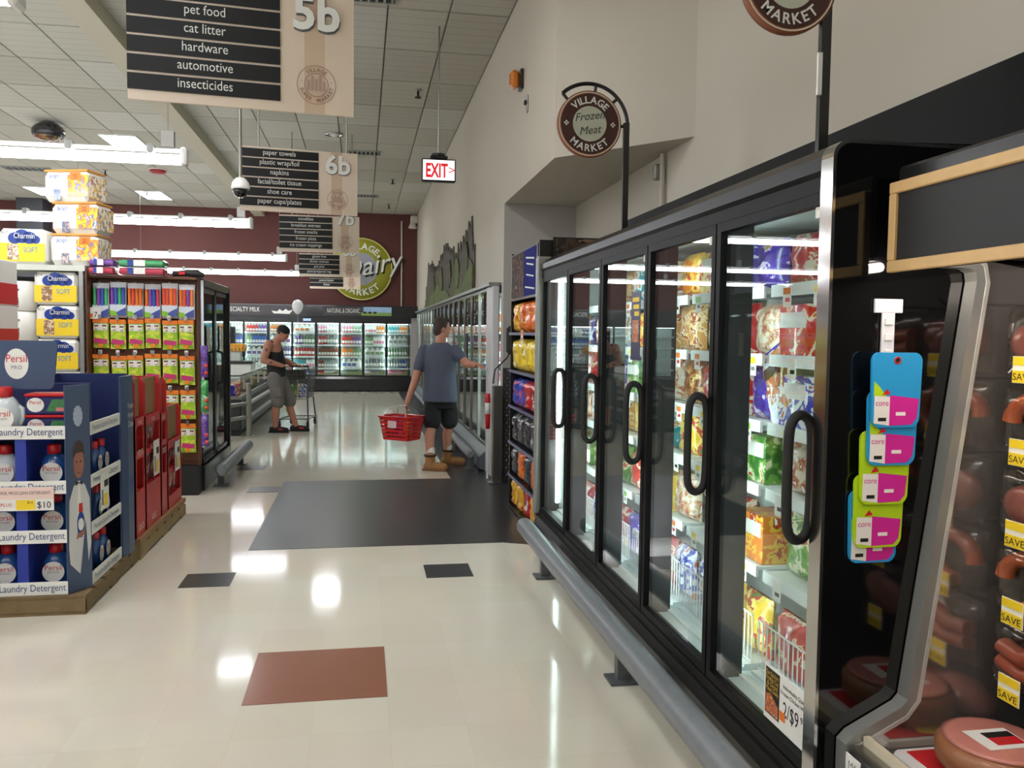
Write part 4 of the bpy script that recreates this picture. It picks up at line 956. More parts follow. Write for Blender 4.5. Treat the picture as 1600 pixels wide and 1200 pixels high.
for k in range(2): tag(MB().box(-3.25, -2.95, 19.83, 20.17, 1.141, 1.299, b=.01).build('bun_pack', orange) if k == 0 else MB().box(-2.93, -2.66, 19.83, 20.17, 1.141, 1.295, b=.03).build('bun_pack', yellow), ['orange pack in the orange crate under the black boxes', 'yellow pack poking out of the orange crate'][k], 'pack')

# coffin freezer and steel guard posts
t = thing('chest_freezer', 'low open chest freezer with glass rim behind steel guard posts', 'freezer', (-2.4, 13.1, 0))
MB().box(-.55, .62, 0, 5.0, .08, .55, b=.02).build('body', mat('chest_dark', (48, 50, 52), .4), t)
MB().box(-.5, .58, .04, 4.96, 0, .08).build('plinth', blackmatt, t)
for a, b, c, d in ((-.55, .62, .0, .04), (-.55, .62, 4.96, 5.0), (.58, .62, .04, 4.96), (-.55, -.51, .04, 4.96)): MB().box(a, b, c, d, .55, .60).build('rim', steel, t)
MB().box(.597, .603, .04, 4.96, .6, .9).build('side_glass', glassm, t); MB().box(-.55, .6, .017, .023, .6, .9).build('end_glass', glassm, t)
MB().tube([(-.55, .02, .905), (.6, .02, .905), (.6, 4.98, .905)], .012, 8).build('top_rail', steel, t)
for k in range(4): MB().box(.606, .612, .4+.9*k, .55+.9*k, .68, .84).build('price_card', mat('card_tan', (206, 186, 160), .5), t)
for k in range(7):
    c = FN[k % len(FN)]; tag(put(boxm[c], 'frozen_box', (-1.98, 13.35+.42*k, .551), PI/2), f'{c} frozen box lying in the chest freezer, {ORD[k]} from the near end', 'frozen food', 'boxes in the chest freezer')
def guard(x, y, label, x2, y2):
    t = thing('guard_post', label, 'guard rail', (x, y, 0), group='steel guard posts')
    MB().cyl((0, 0, .01), (0, 0, .80), .04, n=12).build('post', steel, t); MB().lathe([(.085, 0.003), (.085, .015), (.04, .02)], n=14).build('flange', steel, t)
    if x2 is not None: MB().cyl((0, 0, .3), (x2-x, y2-y, .3), .03, n=10).cyl((0, 0, .5), (x2-x, y2-y, .5), .03, n=10).build('rail', steel, t)
guard(-1.90, 12.55, 'left steel guard post at the corner of the chest freezer', -1.695, 12.955)
guard(-1.66, 13.02, 'right steel guard post with rails running beside the chest freezer', -1.66, 16.0)

# ================================================================ LEFT: tall freezer and peg end panel
t = thing('tall_freezer', 'tall black two-door freezer behind the toy end panel', 'freezer', (-1.55, 8.62, 0))
MB().box(-.88, -.03, .0, 1.68, .12, 2.06, b=.01).build('cabinet', black, t)
MB().box(-.9, .03, 1.63, 1.70, .0, 2.08).build('far_end_panel', black, t); MB().box(-.9, .03, .0, 1.63, 2.0, 2.08, b=.01).build('header', black, t)
MB().box(-.9, .03, .0, 1.63, .0, .24, b=.01).build('base', black, t)
for k in range(2):
    y0, y1 = .03+.8*k, .81+.8*k; m = MB(); b = .04
    for a in (y0, y1-b): m.box(-.03, .01, a, a+b, .26, 1.99)
    for z in (.26, 1.95): m.box(-.03, .01, y0, y1, z, z+b)
    d = m.build('door', black, t); MB().box(-.012, -.004, y0+b, y1-b, .3, 1.95).build('glass', mat('dark_glass', (30, 36, 38), .04, spec=.8, var=.1), d)
    hy = y0+.06 if k else y1-.7
    MB().tube([(.01, hy, 1.0), (.07, hy, 1.03), (.075, hy, 1.2), (.07, hy, 1.33), (.01, hy, 1.36)], .015, 8).build('handle', blackmatt, d)
    MB().box(.011, .013, y0+.3, y0+.42, 1.36, 1.62).build('door_card', mat('card_tan', (0, 0, 0)), d)
bumper(-1.36, 8.6, 10.6, .20, .065, 'short grey pipe bumper rail before the tall black freezer', (8.9, 10.3), -1)
# peg panel
pp = thing('toy_display', 'brown slatted end panel hung with pool toys', 'display', (-2.005, 8.5, 0))
MB().box(-.45, .45, .02, .1, .28, 2.05).build('backing', brownwood, pp)
for k in range(14): MB().box(-.45, .45, .004, .02, .32+.122*k, .425+.122*k).build('slat', brownwood, pp)
for x in (-.465, .45): MB().box(x, x+.015, -.02, .1, .28, 2.05).build('side_trim', brownwood, pp)
MB().box(-.465, .465, -.12, .1, 2.05, 2.07).build('top_board', brownwood, pp); MB().box(-.465, .465, -.1, .1, .0, .28).build('base_box', blackmatt, pp)
clearwrap = mat('pack_sleeve', (206, 210, 214), .25, coat=.4)
noodle = [mat('noodle_%d' % i, c, .6) for i, c in enumerate([(64, 176, 110), (226, 80, 50), (60, 90, 190), (130, 70, 170), (236, 120, 40), (214, 60, 90)])]
pkg_green = pmat('pk_lime', [(160, 200, 44), (194, 214, 70), (226, 222, 80), (120, 170, 40)], 12); 
def stick_pack(cs):
    t = thing('dive_stick_pack', 'x', 'toy', (0, 0, 0))
    MB().pillow(.145, .33, .02, 6, 8, seed=9, M=Matrix.Translation((0, .012, 0))).build('sleeve', clearwrap, t)
    for i, c in enumerate(cs): MB().cyl((-.05+.033*i, -.012, .12), (-.05+.033*i, -.012, .28), .014, n=8).build('stick', noodle[c], t)
    MB().box(-.068, .068, -.022, -.018, .02, .125).build('printed_band', mat('band_pale', (206, 214, 220), .4), t)
    MB().prism([(-.068, .02), (.068, .02), (.068, .095), (.02, .07), (-.02, .045), (-.068, .05)], -.024, -.022, 'y').build('band_swoosh', mat('swoosh_blue', (60, 76, 150), .4), t)
    MB().prism([(-.068, .02), (.0, .02), (-.02, .06), (-.068, .07)], -.026, -.024, 'y').build('band_green', green, t)
    return t
def toy_pack():
    t = thing('water_toy_pack', 'x', 'toy', (0, 0, 0))
    MB().pillow(.14, .255, .035, 6, 8, seed=13, crinkle=.004).build('bag', pkg_green, t)
    MB().box(-.068, .068, -.022, .018, .235, .275).build('header_card', orange, t)
    MB().prism([(-.06, .05), (.055, .04), (.06, .08), (-.05, .095)], -.024, -.019, 'y').build('magenta_title', mat('title_magenta', (190, 50, 110), .4), t)
    [MB().lathe([(.016, 0), (.016, .004)], n=12, M=Matrix.Translation((q, -.019, .185)) @ FACE_CAM).build('printed_face', mat('faces_pale', (230, 206, 190), .5), t) for q in (-.035, .035)]
    MB().box(-.058, .058, -.021, -.017, .165, .225).build('white_print', mat('toy_white', (222, 226, 214), .4), t)
    [MB().box(q-.018, q+.018, -.0225, -.0195, .2, .214).build('brown_hair_print', mat('hair_print', (110, 50, 40), .5), t) for q in (-.035, .035)]
    MB().box(-.02, .02, -.024, -.02, .01, .04).build('orange_print', orange, t)
    return t
cols_ = [(0, 3, 2, 0), (3, 2, 0, 2), (4, 1, 4, 4), (4, 3, 2, 5), (1, 1, 4, 1), (4, 1, 3, 4)]
CN = ['first', 'second', 'third', 'fourth', 'fifth', 'sixth']
XC = [-2.50+.158*k for k in range(6)]
XC = [-2.395+.152*k for k in range(6)]
for k in range(6):
    o = stick_pack(cols_[k]); o.location = (XC[k], 8.44, 1.68+random.uniform(-.01, .01)); tag(o, f'clear pack of coloured dive sticks, {CN[k]} from the left in the top row', None, 'dive stick packs on the peg panel')
    MB().cyl((0, .07, .335), (0, -.03, .335), .004, n=6).build('peg', steel, o); 
proto = None
for r, z in enumerate((1.40, 1.065, .735, .405)):
    for k in range(6):
        if proto is None: o = proto = toy_pack(); o.location = (XC[k], 8.43, z)
        else: o = dup(proto, (XC[k]+random.uniform(-.006, .006), 8.43, z+random.uniform(-.015, .01)))
        if r == 0 and k == 0: MB().cyl((0, .08, .26), (0, -.035, .26), .004, n=6).box(-.014, .014, -.04, -.036, .27, .31, 0).build('peg', steel, o)
        tag(o, f'lime green water toy pack, {CN[k]} from the left {["second", "third", "fourth", "fifth"][r]} peg row', None, 'lime toy packs on the peg panel')
for r, z in enumerate((1.695, 1.37, 1.04)):
    for k in range(6):
        if r == 0 and k == 0: 
            t = thing('price_sign', 'white price card with orange print hanging on the peg panel', 'sign', (-2.44, 8.40, 1.70)); MB().box(-.055, .055, -.002, 0, -.03, .075).build('card', paper, t)
            MB().box(-.05, -.015, -.003, -.002, -.02, .02).build('orange_block', orange, t); MB().text('7', .07, at_y(.01, -.003, -.015), 0).build('lettering', inkblack, t); continue
        if r == 0 and k % 2: continue
        tag(MB().box(XC[k]-.016, XC[k]+.016, 8.395, 8.397, z-.02, z+.012).build('peg_tag', paper), f'small white peg tag above row {["two", "three", "four"][r]}, {CN[k]} from the left', 'tag', 'peg tags on the toy panel')
# packs on top of the panel
for k, (x, z, L, c) in enumerate(((-2.345, 2.073, .2, 5), (-2.34, 2.145, .2, 3), (-2.0, 2.073, .38, 5), (-2.0, 2.145, .38, 0))):
    t = thing('noodle_pack', f'clear pack of foam sticks lying on the toy panel, {["lower left", "upper left", "lower right", "upper right"][k]}', 'toy', (x, 8.38, z), group='packs on top of the toy panel')
    m = MB()
    for i in range(4): m.cyl((-L/2, -.08+.05*i, .034), (L/2, -.08+.05*i, .034), .03, n=8, mi=0)
    m.build('sticks', noodle[c], t); MB().box(-L/2-.02, L/2+.02, -.115, .105, .001, .069, b=.02).build('film', poly, t); MB().box(-L*.3, -L*.18, -.118, -.11, .01, .065).build('label', blue, t); MB().box(-L*.16, L*.1, -.118, -.11, .01, .065).build('print', paper, t)
t = thing('black_pack', 'black object lying on top of the toy panel', 'pack', (-1.635, 8.42, 2.072)); MB().tube([(-.12, 0, .03), (.0, 0, .04), (.1, 0, .035), (.16, 0, .02)], .03, 8, rs=[.025, .03, .04, .02]).build('body', blackmatt, t); MB().box(-.06, .0, -.045, -.03, .02, .05, b=.004).build('label', red, t)
# clip strip of toys at the panel edge
t = thing('toy_strip', 'strip of hanging purple and green toys at the panel edge', 'toy', (-1.50, 8.46, .45))
MB().box(-.012, .012, 0, .006, 0, 1.6).build('strip', clear, t)
for k in range(3):
    d = MB().pillow(.07, .3, .05, 6, 8, seed=60+k, M=Matrix.Translation((.02, -.03, .02+.33*k))).build('toy_bag', [pmat('toy_purple', [(90, 60, 140), (130, 90, 180), (60, 60, 70)], 14), pmat('toy_green', [(60, 150, 80), (110, 190, 120), (210, 220, 216)], 14), MATS['toy_purple']][k], t)
    for j in range(2): MB().ell((.04, -.06, .06+.07*j+.33*k), .018, .018, .018, 10, 7).build('red_ball', mat('ball_red', (226, 76, 60), .4), d)
# ---------------------------------------------------------------- tissue gondola
gd = thing('tissue_shelf', 'white metal gondola shelf end stocked with tissue packs', 'shelf', (-2.49, 8.3, 0))
off = mat('shelf_offwhite', (198, 200, 190), .45)
MB().box(-1.7, 0, .0, .42, 2.10, 2.15).build('top_shelf', off, gd)
MB().box(-.05, -.015, -.005, .04, 0, 2.10).build('upright', greymetal, gd); MB().box(-1.7, 0, .40, .44, 0, 2.06).build('back_panel', blackmatt, gd)
MB().box(.0, .012, .01, .42, 0, 2.13).build('side_board', brownwood, gd)
for z in (1.18, .6, .15): MB().box(-1.7, -.05, .0, .40, z-.045, z).build('shelf', off, gd)
def tissue(kind):
    t = thing('tissue_pack', 'x', 'tissue', (0, 0, 0))
    if kind == 'charm':
        MB().box(-.19, .19, -.15, .15, 0, .255, b=.03).build('wrap', mat('wrap_white', (232, 230, 222), .35, bump=.15, bscale=25), t)
        MB().box(-.185, .185, -.153, -.149, .02, .15).build('yellow_band', mat('band_yellow', (240, 206, 44), .4), t)
        c = MB()
        for x, z, r in ((-.06, .185, .042), (0, .2, .05), (.06, .19, .045), (.11, .178, .03)): c.disc((x, -.1535, z), r, 0, 16, 'y', sx=1.3)
        c.build('blue_cloud', blue, t)
        m = MB().text('Charmin', .055, at_y(.02, -.1555, .185), 0, .17); m.build('white_lettering', letterwhite, t)
        MB().text('SOFT', .055, at_y(.07, -.1555, .085), 0, .12).build('blue_lettering', mat('soft_blue', (70, 140, 190), .4), t)
        MB().box(-.12, -.03, -.155, -.153, .03, .14).build('brown_print', pmat('bear_print', [(150, 110, 76), (226, 206, 180), (120, 84, 56)], 22), t)
        MB().text('81+', .04, at_y(-.14, -.1545, .215), 0).build('black_lettering', inkblack, t)
    elif kind == 'roll':
        MB().lathe([(.10, 0), (.115, .015), (.115, .255), (.10, .27), (.03, .272)], n=20).build('rolls', mat('wrap_white', (0, 0, 0)), t)
        MB().box(-.05, -.0, -.118, -.108, .03, .12, b=.002).build('blue_print', pmat('kid_print', [(90, 110, 140), (206, 160, 130), (60, 50, 50)], 25), t)
        MB().box(-.035, .005, -.119, -.112, .18, .2).build('grey_print', inkgrey, t)
    else:
        MB().box(-.26, .26, -.17, .17, 0, .255, b=.045).build('wrap', mat('wrap_white', (0, 0, 0)), t)
        MB().box(.03, .262, -.173, -.169, .04, .215).build('yellow_print', pmat('brawny', [(240, 190, 40), (232, 130, 34), (90, 120, 170), (248, 240, 226)], 12), t)
        MB().box(.259, .262, -.15, .15, .03, .215).build('side_print', pmat('brawny_side', [(238, 236, 230), (236, 186, 50), (90, 130, 190), (232, 130, 40)], 14), t)
        MB().box(.06, .18, -.1755, -.172, .17, .235).build('orange_tag', orange, t); MB().text('20', .05, at_y(.12, -.1765, .185), 0).build('lettering', inkblack, t)
        MB().text('Angel', .055, at_y(-.12, -.1735, .19) @ Matrix.Rotation(.15, 4, 'Z'), 0, .13).build('blue_lettering', mat('logo_blue', (70, 104, 170), .4), t)
        MB().box(-.13, -.05, -.1735, -.169, .012, .10).build('child_print', pmat('kid_print', [(0, 0, 0), (1, 1, 1)]), t)
        MB().box(-.25, .25, -.16, .16, .245, .262, b=.006).build('orange_edge', mat('edge_orange', (220, 150, 60), .4), t)
    return t
pc = None
for k in range(3):
    o = tissue('charm') if pc is None else dup(pc, (0, 0, 0)); pc = pc or o
    o.location = (-2.748+.012*(k % 2), 8.48, 1.182+.305*k); o.scale = (.97, 1, 1.17); tag(o, f'yellow and white toilet roll pack, {["lowest", "middle", "top"][k]} of the shelf stack', None, 'toilet roll packs on the shelf')
pr = None
for k in range(3):
    o = tissue('roll') if pr is None else dup(pr, (0, 0, 0)); pr = pr or o
    o.location = (-3.06, 8.45, 1.182+.275*k); tag(o, f'white paper roll pack beside the yellow packs, {["lowest", "middle", "top"][k]} of its stack', None, 'white roll packs on the shelf')
o = dup(pc, (-3.02, 8.48, 2.152)); o.scale = (1.02, 1, 1.25); tag(o, 'yellow and white toilet roll pack on top of the shelf')
pb = None
for k, (x, rz) in enumerate(((-2.46, -.12), (-2.44, -.22), (-2.50, -.28))):
    o = tissue('towel') if pb is None else dup(pb, (0, 0, 0)); pb = pb or o
    o.location = (x-.11, 8.48, 2.152+.288*k); o.rotation_euler.z = rz; o.scale = (.84, .9, 1.1); tag(o, f'white paper towel pack with orange print, {["bottom", "middle", "top"][k]} of the tower on the shelf', None, 'paper towel packs stacked on the shelf')
t = thing('tissue_pack', 'green and white paper towel pack at the far left picture edge', 'tissue', (-3.41, 8.48, 2.152)); MB().box(-.16, .16, -.15, .15, 0, .3, b=.04).build('wrap', pmat('pk_towelgreen', [(236, 240, 234), (120, 190, 60), (60, 150, 130), (240, 220, 60)], 8, stops=[0, .42, .52, .62]), t)
MB().box(.0, .14, -.153, -.148, .17, .26).build('yellow_tag', yellow, t); MB().text('21', .05, at_y(.07, -.155, .19), 0).build('lettering', inkblack, t)
# red and white boxes stacked behind the detergent
for k in range(6):
    t = thing('tissue_box', f'red and white carton, {["floor level", "second", "third", "fourth", "fifth", "topmost"][k]} of the stack at the left edge', 'box', (-2.97, 7.05, .02+.345*k), group='red and white cartons at the left edge')
    MB().box(-.3, .3, -.2, .2, 0, .343, b=.004).build('carton', paper, t); MB().box(-.301, .302, -.202, .2, .01, .17).build('red_print', red, t); MB().box(.17, .27, -.203, -.201, .16, .25).build('logo_block', red, t)
tag(MB().box(-3.3, -2.65, 6.83, 7.27, 0, .019).build('pallet_board', wood), 'thin board under the red and white carton stack', 'board')

# ================================================================ LEFT FRONT: detergent pallet display
def pallet(name, label, x0, x1, y0, y1, m_):
    t = thing(name, label, 'pallet', (x0, y0, 0)); W, L = x1-x0, y1-y0
    for k in range(3): MB().box(0, W, L*(0, .44, .88)[k], L*(0, .44, .88)[k]+L*.12, .0, .018).build('bottom_board', m_, t)
    for k in range(3): MB().box(W*(0, .47, .96)[k], W*(0, .47, .96)[k]+W*.04, 0, L, .018, .088).build('stringer', m_, t)
    for k in range(6): MB().box(0, W, L*k/6+.01, L*k/6+L*.13, .088, .105).build('deck_board', m_, t)
    MB().box(0, W, -.004, .016, .02, .087).build('front_board', m_, t)
    return t
pallet('pallet', 'weathered wooden pallet under the blue detergent display', -2.6, -1.5, 4.92, 6.02, wood)
dp_ = thing('detergent_display', 'navy cardboard detergent display with white lettered shelf lips', 'display', (-1.55, 4.95, .107))
def Dp(m, name, mats, parent=None):
    o = m.build(name, mats, parent or dp_); o.location = (1.55, -4.95, -.107) if parent is None else (0, 0, 0); return o
LZ = [.107, .395, .668, .97]
Dp(MB().box(-2.58, -1.60, 5.40, 5.42, .107, 1.25), 'inner_wall', navy)
Dp(MB().box(-1.98, -1.96, 5.42, 5.98, .107, 1.28), 'inner_wall', navy)
Dp(MB().box(-2.58, -1.55, 5.99, 6.01, .107, 1.28), 'back_wall', navy)
for z in LZ:
    Dp(MB().box(-2.58, -1.60, 4.96, 5.40, z-.002, z+.006), 'shelf', navy)
    Dp(MB().box(-1.95, -1.53, 5.43, 5.73, z-.002, z+.006), 'side_shelf', navy)
    lp = Dp(MB().box(-2.58, -1.60, 4.952, 4.96, z, z+.072), 'front_lip', paper)
    MB().text('Premium Laundry Detergent', .056, at_y(-1.865, 4.9505, z+.022), 0, .51).build('lettering', mat('ink_navy', (60, 74, 120), .5), lp)
    sp = Dp(MB().box(-1.53, -1.522, 5.10, 5.72, z, z+.072), 'side_lip', paper)
    MB().text('Premium Laundry Detergent', .05, at_right(-1.5205, 5.41, z+.022), 0, .5).build('lettering', mat('ink_grey_blue', (120, 126, 146), .5), sp)
for x in (-1.83, -2.12): Dp(MB().box(x-.028, x+.028, 4.962, 5.38, .115, .97), 'divider', mat('divider_blue', (36, 54, 150), .45))
# chamfered corner panel with the printed figure of a man in a white jacket
a, b = Vector((-1.598, 4.95, 0)), Vector((-1.515, 5.095, 0)); ang = math.atan2(b.y-a.y, b.x-a.x); CW = (b-a).length
cp = Dp(MB().prism([(a.x, a.y), (b.x, b.y), (b.x-.01, b.y+.01), (a.x-.01, a.y+.012)], .1075, 1.262, 'z'), 'corner_panel', slate)
MC = Matrix.Translation((a.x, a.y, 0)) @ Matrix.Rotation(ang, 4, 'Z') @ FACE_CAM @ Matrix.Translation((0, 0, .0012))
def cpoly(pts, name, m_, dz=0): MB().quad([(p[0]*CW, p[1], dz) for p in pts], 0, MC).build(name, m_, cp)
def cell(cx, cz, rx, rz, name, m_, dz): MB().quad([(cx*CW+rx*math.cos(2*PI*i/20), cz+rz*math.sin(2*PI*i/20), dz) for i in range(20)], 0, MC).build(name, m_, cp)
cpoly([(.06, .36), (.1, .62), (.28, .70), (.5, .73), (.74, .70), (.93, .62), (.97, .36), (.85, .26), (.75, .50), (.5, .2), (.1, .27)], 'jacket_print', mat('print_jacket', (206, 204, 204), .5), .0004)
cell(.5, .825, .036, .085, 'face_print', mat('print_face', (150, 98, 80), .5), .0006)
cpoly([(.3, .86), (.28, .9), (.38, .945), (.55, .955), (.7, .93), (.73, .87), (.66, .885), (.4, .885)], 'hair_print', mat('print_hair', (64, 44, 34), .5), .0009)
for sx in (.42, .58): cell(sx, .835, .006, .005, 'eye_print', inkblack, .001)
cpoly([(.42, .775), (.58, .775), (.55, .768), (.45, .768)], 'mouth_print', mat('print_mouth', (120, 60, 54), .5), .001)
cpoly([(.36, .70), (.5, .715), (.64, .70), (.64, .725), (.5, .718), (.36, .73)], 'bow_tie_print', inkblack, .0009)
cpoly([(.46, .7), (.54, .7), (.6, .5), (.4, .5)], 'shirt_print', paper, .0008)
cell(.55, .48, .026, .075, 'bottle_print', blue, .0012); cell(.55, .48, .02, .035, 'label_print', paper, .0015); cpoly([(.46, .55), (.64, .55), (.62, .6), (.48, .6)], 'cap_print', red, .0014)
cpoly([(.35, .4), (.7, .42), (.72, .45), (.4, .43)], 'hand_print', mat('print_hand', (160, 106, 86), .5), .0016)
MB().quad([(.5*CW+.03*(1+.12*(i % 2))*math.cos(2*PI*i/24), 1.09+.055*(1+.12*(i % 2))*math.sin(2*PI*i/24), .0006) for i in range(24)], 0, MC).build('seal_print', mat('seal_pale', (170, 180, 200), .5), cp)
ep = Dp(MB().prism([(-1.515, 5.725), (-1.495, 5.80), (-1.495, 5.93), (-1.515, 6.0), (-1.53, 6.0), (-1.53, 5.725)], .107, 1.272, 'z'), 'end_panel', slate)
m = MB()
for i, s in enumerate(['Premium', 'Premium', 'Clean']): m.text(s, .055, at_right(-1.4935, 5.865, 1.06-.06*i), 0, .13)
m.build('lettering', letterwhite, ep); o = MB(); o.disc((-1.4937, 5.87, .56), .04, 0, 18, 'x', sx=.8); o.build('print', blue, ep)
hd = Dp(MB().prism(rounded(.56, .60, .27, .03, 0), 5.10, 5.112, 'y', M=Matrix.Translation((-1.98, 0, 1.235))), 'header_card', slate)
m = MB(); m.disc((-1.89, 5.098, 1.375), .085, 0, 24, 'y', sx=.72); m.build('white_oval', paper, hd)
MB().text('Persil', .06, at_y(-1.89, 5.0965, 1.385), 0, .105).build('red_lettering', red, hd); MB().text('PRO', .03, at_y(-1.89, 5.0965, 1.345), 0).build('grey_lettering', inkgrey, hd)
# bottles
bluebottle = mat('bottle_blue', (36, 84, 150), .25, coat=.4); whitebottle = mat('bottle_white', (206, 214, 218), .3, coat=.3); navyb = mat('bottle_navy', (30, 40, 90), .3, coat=.3)
def persil(kind):
    t = thing('detergent_bottle', 'x', 'bottle', (0, 0, 0))
    bm_ = bluebottle if kind == 'blue' else whitebottle
    MB().lathe([(.055, 0), (.07, .012), (.072, .12), (.068, .155), (.05, .185), (.036, .20)], n=18, sx=1, sy=.72).build('body', bm_, t)
    MB().lathe([(.036, .198), (.036, .245), (.03, .25), (.01, .251)], n=14).build('cap', redplastic, t)
    m = MB(); m.disc((0, -.0545, .095), .058, 0, 22, 'y'); m.build('white_label', paper, t)
    MB().text('Persil', .042, at_y(0, -.0558, .105), 0, .095).build('red_lettering', red, t); MB().text('PROCLEAN', .016, at_y(0, -.0558, .088), 0, .06).build('grey_lettering', inkgrey, t)
    MB().tube([(.05, 0, .16), (.078, 0, .14), (.08, 0, .09), (.066, 0, .06)], .011, 8).build('handle', bm_, t)
    return t
pb1, pb2 = persil('blue'), persil('white')
fb, fw_ = True, True
for r, z in enumerate(LZ):
    for k, x in enumerate((-1.705, -1.955, -2.245)):
        if r == 3: continue
        kind = 'white' if (r == 2 and k == 1) else 'blue'
        if kind == 'blue': o = pb1 if fb else dup(pb1, (0, 0, 0)); fb = False
        else: o = pb2 if fw_ else dup(pb2, (0, 0, 0)); fw_ = False
        o.location = (x, 5.10, z+.008); tag(o, f'{kind} detergent bottle with red cap on the {["bottom", "second", "third"][r]} shelf, {["nearest the corner", "second from the corner", "outside the left edge"][k]}', None, 'detergent bottles in the display')
    for k, y in enumerate((5.27, 5.52)):
        if y < 5.42: y = 5.50
        else: y = 5.64
        o = dup(pb1, (-1.62-.16*0, y, z+.008), PI/2) if r < 3 else None
        if o: o.scale = (.75, .75, .85); tag(o, f'slim detergent bottle on the {["bottom", "second", "third"][r]} side shelf, {["nearer", "farther"][k]} one', None, 'detergent bottles on the side shelves')
o = dup(pb2, (-1.93, 5.032, .978)); o.scale = (1.15, 1.15, 1.1); tag(o, 'white detergent jug with red cap on the top shelf beside the pod boxes', None, 'detergent bottles in the display')
for k in range(2):
    t = thing('pod_box', f'navy detergent pod box with red lid, {["lower", "upper"][k]} of two on the top shelf', 'box', (-1.715, 5.10, .979+.118*k), group='pod boxes on the display')
    MB().box(-.11, .11, -.08, .08, 0, .10, b=.008).build('tub', mat('tub_navy', (28, 36, 92), .35), t); MB().box(-.113, .113, -.083, .083, .10, .117, b=.006).build('lid', redplastic, t)
    m = MB(); m.disc((-.055, -.0815, .055), .04, 0, 20, 'y', sx=1.1); m.build('white_oval', paper, t); MB().text('Persil', .028, at_y(-.055, -.083, .06), 0, .06).build('red_lettering', red, t)
    MB().prism([(0, .02), (.095, .02), (.095, .085), (.03, .085)], -.082, -.080, 'y').build('green_print', mat('pod_green', (60, 120, 70), .4, var=.4, scale=30), t); MB().box(.05, .095, -.083, -.081, .02, .04).build('pink_print', mat('pod_pink', (206, 120, 110), .5), t)
t = thing('price_sign', 'price card for detergent at ten dollars stuck on the shelf lip', 'sign', (-1.76, 4.945, .61))
MB().box(-.2, .1, -.002, 0, -.03, .10).build('card', paper, t); MB().box(-.2, .098, -.003, -.002, .035, .098).build('pink_panel', mat('panel_pink', (230, 200, 190), .6), t)
MB().text('PERSIL PROCLEAN DETERGENT', .024, at_y(-.05, -.0035, .06), 0, .27, sx=.8).build('lettering', inkblack, t)
MB().box(-.09, .005, -.003, -.002, -.025, .03).build('yellow_block', yellow, t); MB().text('$10', .05, at_y(.05, -.0035, -.015), 0, .07).build('price_lettering', inkblack, t); MB().text('PLUS', .026, at_y(-.14, -.0035, -.005), 0).build('red_lettering', red, t)
MB().text('$14', .018, at_y(-.02, -.0035, .01), 0).build('small_lettering', inkblack, t)
def side_card(x, y, z, label, wd=.16, h=.22):
    t = thing('price_sign', label, 'sign', (x, y, z)); M = Matrix.Rotation(-.05, 4, 'X')
    MB().box(0, .002, -wd/2, wd/2, 0, h).build('card', paper, t); MB().box(.002, .003, -.02, wd*.3, .02, h*.42).build('yellow_block', yellow, t)
    MB().box(.002, .003, -wd*.4, -wd*.2, .03, h*.55).build('print', inkgrey, t); MB().box(.002, .003, -.01, wd*.4, h*.6, h*.78).build('print', inkblack, t)
side_card(-1.518, 5.36, .50, 'white price card with yellow block on the side of the detergent display')
side_card(-1.505, 6.60, .50, 'white price card on the middle of the red cup display', .17, .26)
side_card(-1.505, 7.32, .42, 'tilted pale price card on the far end of the red cup display', .18, .24)
